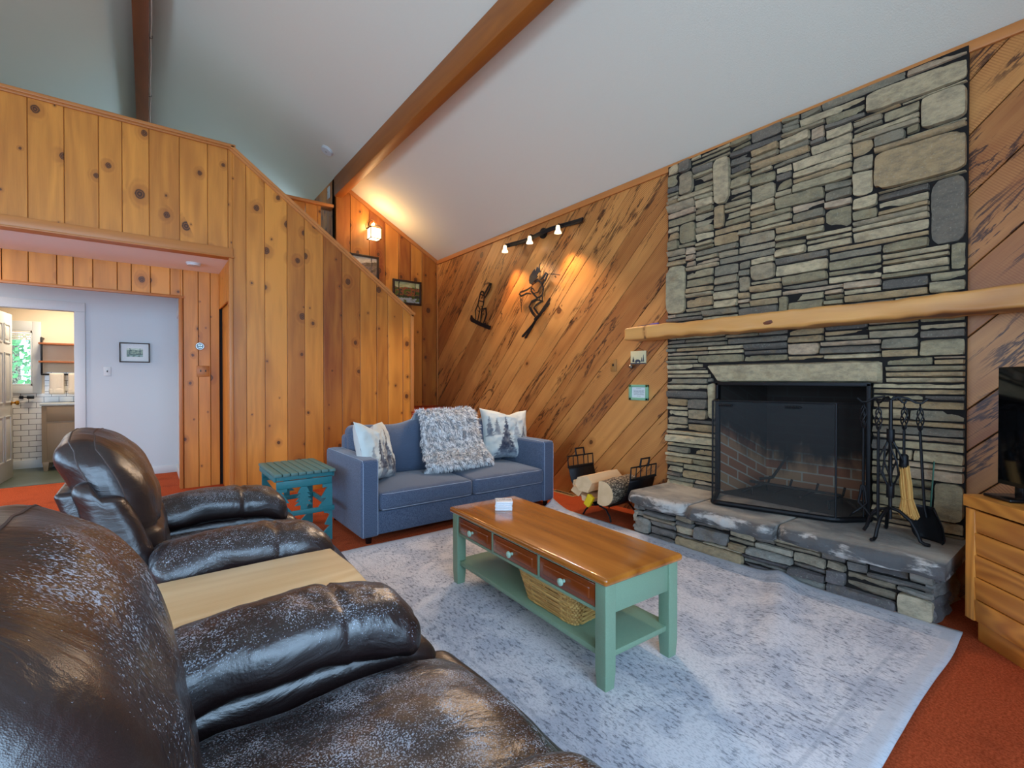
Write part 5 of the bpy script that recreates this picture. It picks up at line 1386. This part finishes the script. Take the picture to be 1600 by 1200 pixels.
# local x runs along the front (to the right in the photo), local +y towards the corner
CW, CD = 1.05, .42
b = MB(); b.seed(random.Random(1), 0); b.box((.03, .035, 0), (CW-.03, CD, .115), .003); b.build('plinth', 'oak', cb)
b = MB(); b.seed(random.Random(2), 0); b.box((-.006, -.006, .625), (CW+.006, CD+.006, .68), .004); b.build('cabinet_top', 'oak', cb)
b = MB(); b.seed(random.Random(3), 2); b.box((0, .02, .105), (.02, CD, .63), .002); b.box((CW-.02, .02, .105), (CW, CD, .63), .002); b.box((0, CD-.015, .105), (CW, CD, .63), .001); b.box((0, .02, .105), (CW, CD, .125), .001); b.build('carcass', 'oak', cb)
for x0 in (.0, CW/2):
    w = CW/2; d = None
    b = MB(); b.seed(random.Random(int(x0*10)+4), 2); b.box((x0+.002, 0, .1), (x0+.052, .021, .618), .003); d = b.build('door', 'oak', cb)
    b = MB(); b.seed(random.Random(int(x0*10)+5), 2); b.box((x0+w-.052, 0, .1), (x0+w-.002, .021, .618), .003); b.build('stile', 'oak', d)
    for k in range(5):
        b = MB(); b.seed(random.Random(int(x0*10)+k*3+11), 0, .3+.08*k); z0 = .1+k*.1035
        b.box((x0+.052, .004, z0), (x0+w-.052, .018, z0+.1015), .004, (1, 1, 1), 1, lambda p, n_: Vector((p.x, p.y-.004*n_[2], p.z))); b.build('slat_board', 'oak', d)
tv = thing('television', 'flat black television on the oak corner cabinet', 'television', (3.07, .447, .681), math.radians(-135))
b = MB(); b.box((.0, .135, .055), (.98, .165, .60), .004); b.build('bezel', 'blackplastic', tv)
b = MB(); b.box((.008, .131, .075), (.972, .136, .592), .0005); b.build('panel', 'screen', tv)
for x in (.03, .80):
    b = MB(); b.box((x, .05, 0), (x+.14, .25, .014), .005); b.box((x+.05, .14, .01), (x+.09, .16, .07), .003); b.build('foot', 'blackplastic', tv)
# ------------------------------------------------------------------ lantern and spot bar
ln = thing('wall_lantern', 'lit bronze lantern sconce high on the stairwell wall', 'wall lamp', (2.52, YG, 3.30))
br = flat('bronze', '#6b4a2c', .4, Metallic=.7)
b = MB(); b.lathe([(.035, -.012), (.035, 0)], (-.03, 0, .10), 'y', 16); b.build('backplate', br, ln)
b = MB(); b.tube([(-.03, 0, .10), (-.03, -.06, .16), (0, -.13, .17), (.0, -.15, .13)], .008, 7); b.tube([(-.03, 0, .07), (-.02, -.07, .09), (0, -.13, .12)], .006, 6); b.build('arm', br, ln)
b = MB(); s = .072; b.smooth = False
A = [(-s*1.25, -.15-s*1.25, .045), (s*1.25, -.15-s*1.25, .045), (s*1.25, -.15+s*1.25, .045), (-s*1.25, -.15+s*1.25, .045)]
T = [(-.018, -.168, .115), (.018, -.168, .115), (.018, -.132, .115), (-.018, -.132, .115)]
for i in range(4): b.quad(A[i], A[(i+1) % 4], T[(i+1) % 4], T[i])
b.quad(*T); b.quad(*A); b.build('roof_cap', br, ln)
b = MB()
for sx in (-1, 1):
    for sy in (-1, 1): b.box((sx*s-.006, -.15+sy*s-.006, -.11), (sx*s+.006, -.15+sy*s+.006, .045), .001)
for z in (-.11, .035):
    for sx in (-1, 1):
        b.box((sx*s-.006, -.15-s, z-.005), (sx*s+.006, -.15+s, z+.005), .001); b.box((-s, -.15+sx*s-.006, z-.005), (s, -.15+sx*s+.006, z+.005), .001)
b.build('cage', br, ln)
b = MB(); b.smooth = False
P = [(-s, -.15-s), (s, -.15-s), (s, -.15+s), (-s, -.15+s)]
for i in range(4): b.quad((*P[i], -.108), (*P[(i+1) % 4], -.108), (*P[(i+1) % 4], .035), (*P[i], .035))
b.build('glass_pane', mk_shade('lit_lantern_glass', (1.0, .80, .48, 1), 4.0), ln)
light('lantern_bulb', 'POINT', (2.50, YG-.17, 3.42), 6, WARM, .03)
light('lantern_bulb_down', 'POINT', (2.52, YG-.27, 3.26), 9, WARM, .05)
tk = thing('spotlight_bar', 'black wavy spotlight bar with three small glass heads on diagonal wall', 'spotlight', (XR, 3.9, 2.88))
b = MB()
wv = [(-.10, .60+.10, 0.0), ]
pts = [(-.06+.03*math.sin(k/14*9), .78-1.28*k/14, .0+.012*math.sin(k/14*9+1)) for k in range(15)]
for i in range(14):
    pass
b.tube(pts, .026, 8, flat_=.35); b.build('bar', 'black', tk)
b = MB(); b.lathe([(.06, -.02), (.06, 0)], (0, .15, .02), 'x', 20); b.tube([(-.01, .15, .02), (-.06, .15, .0)], .012, 8); b.build('ceiling_mount', 'black', tk)
heads = [(.72, -.045, 'bulb_warm'), (.25, -.05, 'bulb_cool'), (-.22, -.035, 'bulb_warm')]
for (y, dz, mt) in heads:
    b = MB(); b.tube([(-.06, y, .0), (-.11, y+.01, .012), (-.13, y, -.012)], .007, 7); h = b.build('head', 'black', tk)
    b = MB(); b.lathe([(.017, .0), (.022, -.02), (.025, -.05), (.034, -.062), (.040, -.082), (.037, -.082), (.031, -.064), (.021, -.05), (.015, -.02), (.004, -.004)], (-.13, y, -.012), 'z', 16); b.build('glass_shade', 'lampshade', h)
    b = MB(); b.lathe([(.003, -.02), (.014, -.035), (.016, -.055), (.010, -.07), (.002, -.074)], (-.13, y, -.012), 'z', 12); b.build('bulb', mt, h)
for (y, c, e) in ((.72, WARM, 14), (.25, (.8, .88, 1.0), 9), (-.22, WARM, 14)):
    l = light('spot_bulb', 'SPOT', (XR-.13, 3.9+y, 2.88-.10), e*4.0, c, .02, (0, math.radians(22), 0), spot=math.radians(110), blend=.5)
    l.rotation_euler = (math.radians(-10), math.radians(22), 0)
# ------------------------------------------------------------------ pictures on the stairwell wall
def landscape(seed, cols):
    def f(u, v):
        n = mnoise.noise(Vector((u*6, v*9, seed)))+.5*mnoise.noise(Vector((u*17, v*21, seed+3))); m = mnoise.noise(Vector((u*3, v*3, seed+7)))
        sky, tree, gold, water, dark = cols
        if v > .78+.12*m: c = sky
        elif v > .34+.08*n: c = tree if n < -.1 else (gold if n < .35 else dark)
        elif v > .26: c = dark
        else: c = water if n > -.1 else tree
        if abs(u-.2-.05*m) < .022 or abs(u-.83+.04*n) < .018: c = dark if v > .2 else c
        k = .12*n
        return lincol(tuple(max(0, min(1, x+k)) for x in c))
    return f
def picture(label, x0, x1, z0, z1, y, img, fw, frame, mat=None, cat='picture', name='framed_picture'):
    cx, cz = (x0+x1)/2, (z0+z1)/2; t = thing(name, label, cat, (cx, y, cz)); hx, hz = (x1-x0)/2, (z1-z0)/2
    for (lo, hi) in (((-hx, -.03, hz-fw), (hx, 0, hz)), ((-hx, -.03, -hz), (hx, 0, -hz+fw)), ((-hx, -.03, -hz+fw), (-hx+fw, 0, hz-fw)), ((hx-fw, -.03, -hz+fw), (hx, 0, hz-fw))):
        b = MB(); b.box(lo, hi, .004); b.build('frame_rail', frame, t)
    m = fw
    if mat:
        b = MB(); b.box((-hx+fw, -.014, -hz+fw), (hx-fw, -.008, hz-fw), 0); b.build('mat_board', mat, t); m = fw+.058
    b = MB(); b.grid(50, 40, lambda u, v: (Vector((-hx+m+u*(2*hx-2*m), -.0155 if mat else -.012, -hz+m+v*(2*hz-2*m))), img(u, v))); b.build('painting', 'canvas', t)
    return t
picture('dark framed autumn woods painting, lower of the two by the stairs', 2.85, 3.31, 2.35, 2.71, YG, landscape(1, ((.72, .70, .48), (.36, .40, .16), (.58, .30, .15), (.60, .62, .60), (.20, .18, .10))), .03, 'darkframe')
picture('dark framed painting of a grey tree, half hidden by stair cap', 2.13, 2.64, 2.55, 2.985, YG, landscape(5, ((.78, .72, .62), (.45, .38, .28), (.52, .42, .34), (.62, .55, .48), (.36, .30, .26))), .03, 'darkframe')
picture('small landscape print with wide white mat on the hall wall', -.275, .03, 1.445, 1.695, YH, landscape(9, ((.72, .78, .70), (.35, .45, .38), (.55, .62, .52), (.50, .60, .55), (.22, .28, .26))), .014, 'darkframe', mat='paper')
# ------------------------------------------------------------------ small fittings
def disc(name, label, cat, loc, rot, r, h, mat):
    t = thing(name, label, cat, loc); t.rotation_euler = rot
    b = MB(); b.lathe([(r, 0), (r, h*.45), (r*.92, h*.5), (r*.9, h), (r*.5, h*1.08), (.001, h*1.08)], sides=28); b.build('cover', mat, t); 
    b = MB(); b.lathe([(r*.2, h*1.07), (r*.2, h*1.16), (.001, h*1.16)], sides=14); b.build('button', 'greyrubber', t); return t
DETX, DETY = 1.80, 6.10
disc('smoke_detector', 'white round smoke detector on the sloped ceiling left of the beam', 'smoke detector', (DETX, DETY, zc(DETX)), (0, math.pi-math.atan(SL)*-1, 0), .075, .03, 'white')
disc('smoke_detector', 'white round smoke detector under the loft in front of the hall', 'smoke detector', (.395, 6.02, 2.46), (math.pi, 0, 0), .068, .028, 'white')
t = thing('thermostat', 'round silver thermostat on pine boards by the hall opening', 'thermostat', (.478, 6.45, 1.607))
b = MB(); b.lathe([(.043, 0), (.043, -.018), (.038, -.026), (.001, -.026)], axis='y', sides=28); b.build('ring', flat('brushed_steel', '#c3c7ca', .3, Metallic=.8), t)
b = MB(); b.lathe([(.034, -.0255), (.034, -.0285), (.001, -.0285)], axis='y', sides=28); b.build('display', 'screen', t)
b = MB(); 
for (x, z, w, h) in ((-.016, .005, .012, .012), (.004, .005, .014, .012), (-.012, -.018, .009, .008), (.004, -.018, .012, .009)): b.box((x, -.0295, z), (x+w, -.0285, z+h), 0)
b.build('digits', mk_shade('lit_digits', (.55, .85, 1.0, 1), .7), t)
t = thing('light_switch', 'wooden double switch plate below the round thermostat', 'switch', (.508, 6.45, 1.322))
b = MB(); b.seed(random.Random(3), 2); b.box((-.062, -.008, -.062), (.062, 0, .062), .003); b.build('plate', 'pine', t)
for x in (-.024, .024):
    b = MB(); b.box((x-.005, -.02, -.006), (x+.005, -.006, .016), .002); b.build('toggle', 'blackplastic', t)
t = thing('light_switch', 'white switch plate on the hall wall left of the small print', 'switch', (-.39, YH, 1.327))
b = MB(); b.box((-.035, -.007, -.057), (.035, 0, .057), .003); b.build('plate', 'white', t)
b = MB(); b.box((-.005, -.018, -.008), (.005, -.005, .014), .002); b.build('toggle', 'blackplastic', t)
t = thing('light_switch', 'pale switch plate on the dark wall at the head of stairs', 'switch', (2.03, 6.82, 3.85))
b = MB(); b.box((-.008, -.05, -.08), (0, .05, .08), .003); b.build('plate', 'white', t)
b = MB(); b.box((-.02, -.006, -.01), (-.006, .006, .016), .002); b.build('toggle', 'greyrubber', t)
t = thing('rope_light', 'unlit clear rope light clipped along the ridge beam', 'rope light', (.048, 5.0, 4.85))
b = MB(); b.tube([(.004*math.sin(k*2.1), -4.5+k*.29, .006*math.sin(k*1.3)) for k in range(30)], .011, 6); b.build('tube', 'rope', t)
for y in (-2.2, -.2, 1.3, 2.6):
    b = MB(); b.tube([(-.013, y, .015), (.012, y, .012), (.014, y, -.012), (-.013, y, -.015)], .004, 5); b.build('clip', 'blackplastic', t)
# ------------------------------------------------------------------ bathroom fittings
vn = thing('vanity', 'greyed oak bathroom vanity with pale stone top', 'vanity', (-.62, 8.95, 0))
b = MB(); b.seed(random.Random(2), 2); b.box((-.49, -.20, .12), (.5, .22, .88), .004); b.build('body', 'vanity', vn)
b = MB(); b.seed(random.Random(5), 2); b.box((-.44, -.212, .16), (-.02, -.198, .64), .003); b.build('door', 'vanity', vn)
b = MB(); b.seed(random.Random(6), 0); b.box((-.44, -.212, .67), (.45, -.198, .86), .003); b.build('drawer', 'vanity', vn)
b = MB(); b.seed(random.Random(5), 2); b.box((.02, -.212, .16), (.45, -.198, .64), .003); b.build('door', 'vanity', vn)
for x in (-.48, .43):
    for y in (-.2, .15):
        b = MB(); b.box((x, y, 0.004), (x+.055, y+.055, .13), .004, (1, 1, 2), 1, lambda p, n_: Vector((p.x*(1+.25*n_[2]), p.y*(1+.25*n_[2]), p.z))); b.build('leg', 'vanity', vn)
b = MB(); b.box((-.505, -.215, .88), (.51, .235, .91), .003); b.build('countertop', 'stonetop', vn)
sh_ = thing('pipe_shelf', 'two wooden shelf planks on black pipe bracket over the vanity', 'shelf', (-.75, BY, 1.3))
for x in (-.39, .36):
    b = MB(); b.tube([(x, -.02, .0), (x, -.16, .0), (x, -.17, .02), (x, -.17, .48), (x, -.165, .5), (x, -.01, .5)], .012, 8); b.build('pipe_bracket', 'black', sh_)
b = MB(); b.tube([(-.39, -.17, .0), (.36, -.17, .0)], .011, 8); b.build('towel_bar', 'black', sh_)
for z in (.16, .41):
    b = MB(); b.seed(random.Random(int(z*100)), 0); b.box((-.42, -.19, z), (.42, -.01, z+.025), .003); b.build('shelf_plank', 'shelfwood', sh_)
for k, (x, lb) in enumerate(((-.99, 'white towel hanging at left on the black bar'), (-.80, 'white towel hanging by the bathroom door casing'))):
    t = thing('towel', lb, 'towel', (x, BY-.17, 1.3))
    b = MB(); b.box((-.075, -.03, -.27), (.075, .03, .018), .02, (6, 3, 10), 3, lambda p, n_: p+Vector((0, .006*math.sin(p.x*60), 0))); b.build('cloth', 'towel', t)
    b = MB(); b.box((-.078, -.034, -.275), (.078, .034, -.19), .02, (6, 3, 4), 3); b.build('folded_hem', 'towel', t)
t = thing('paper_holder', 'black toilet paper holder on the bathroom tile under the window', 'holder', (-1.36, BY, 0.985))
b = MB(); b.box((-.02, -.012, -.02), (.02, 0, .02), .002); b.tube([(0, -.01, 0), (0, -.05, 0), (.13, -.05, 0)], .008, 7); b.build('arm', 'black', t)
b = MB(); b.lathe([(.022, .06), (.022, .13)], (0, -.05, 0), 'x', 16); b.build('grip', 'blackplastic', t)
# ------------------------------------------------------------------ trees outside the bathroom window
tr = thing('leafy_tree', 'sunlit green leafy tree seen through the bathroom window', 'tree', (-2.0, 12.6, 0))
b = MB(); b.tube([(0, 0, -.5), (.05, 0, 1.0), (.0, .1, 3.0)], [.12, .1, .05], 8); b.build('trunk', 'bark', tr)
b = MB(); rg = random.Random(5); b.smooth = False
for k in range(5200):
    a, q = rg.uniform(0, 6.28), rg.random()**.4; z = rg.uniform(-.2, 3.4); r_ = 1.5*q
    p = Vector((math.cos(a)*r_, math.sin(a)*r_*.7, z)); n = Vector((rg.uniform(-1, 1), rg.uniform(-1, 1), rg.uniform(-.6, 1))).normalized(); u = n.orthogonal().normalized(); w = n.cross(u); s = rg.uniform(.035, .075); g_ = rg.uniform(.6, 1.2)
    b.col = (.10*g_, .26*g_, .07*g_)
    b.face([b.vert(p-u*s), b.vert(p+w*s*.6), b.vert(p+u*s), b.vert(p-w*s*.6)])
b.build('foliage', 'leaf', tr, fix=False)

# ------------------------------------------------------------------ flush ceiling lights added out of view to brighten loft alcove, hall and bathroom
for lb, x, y, z in (('added round flush fill light under the loft, out of view, nearest the living room', -1.7, 5.95, 2.46), ('added round flush fill light in the hall outside the bathroom, out of view', -2.3, 7.1, 2.46), ('added round flush ceiling light in the bathroom, out of view', -.9, 8.5, BZ)):
    t = thing('added_ceiling_light', lb, 'ceiling light', (x, y, z), 0, 'added flush ceiling lights')
    b = MB(); b.lathe([(.16, 0), (.16, -.012), (.15, -.014)], sides=28); b.build('rim', 'white', t)
    b = MB(); b.lathe([(.145, -.012), (.13, -.018), (.07, -.024), (.001, -.026)], sides=28); b.build('diffuser', mk_shade('lit_diffuser', (1.0, .92, .82, 1), 3.0), t)
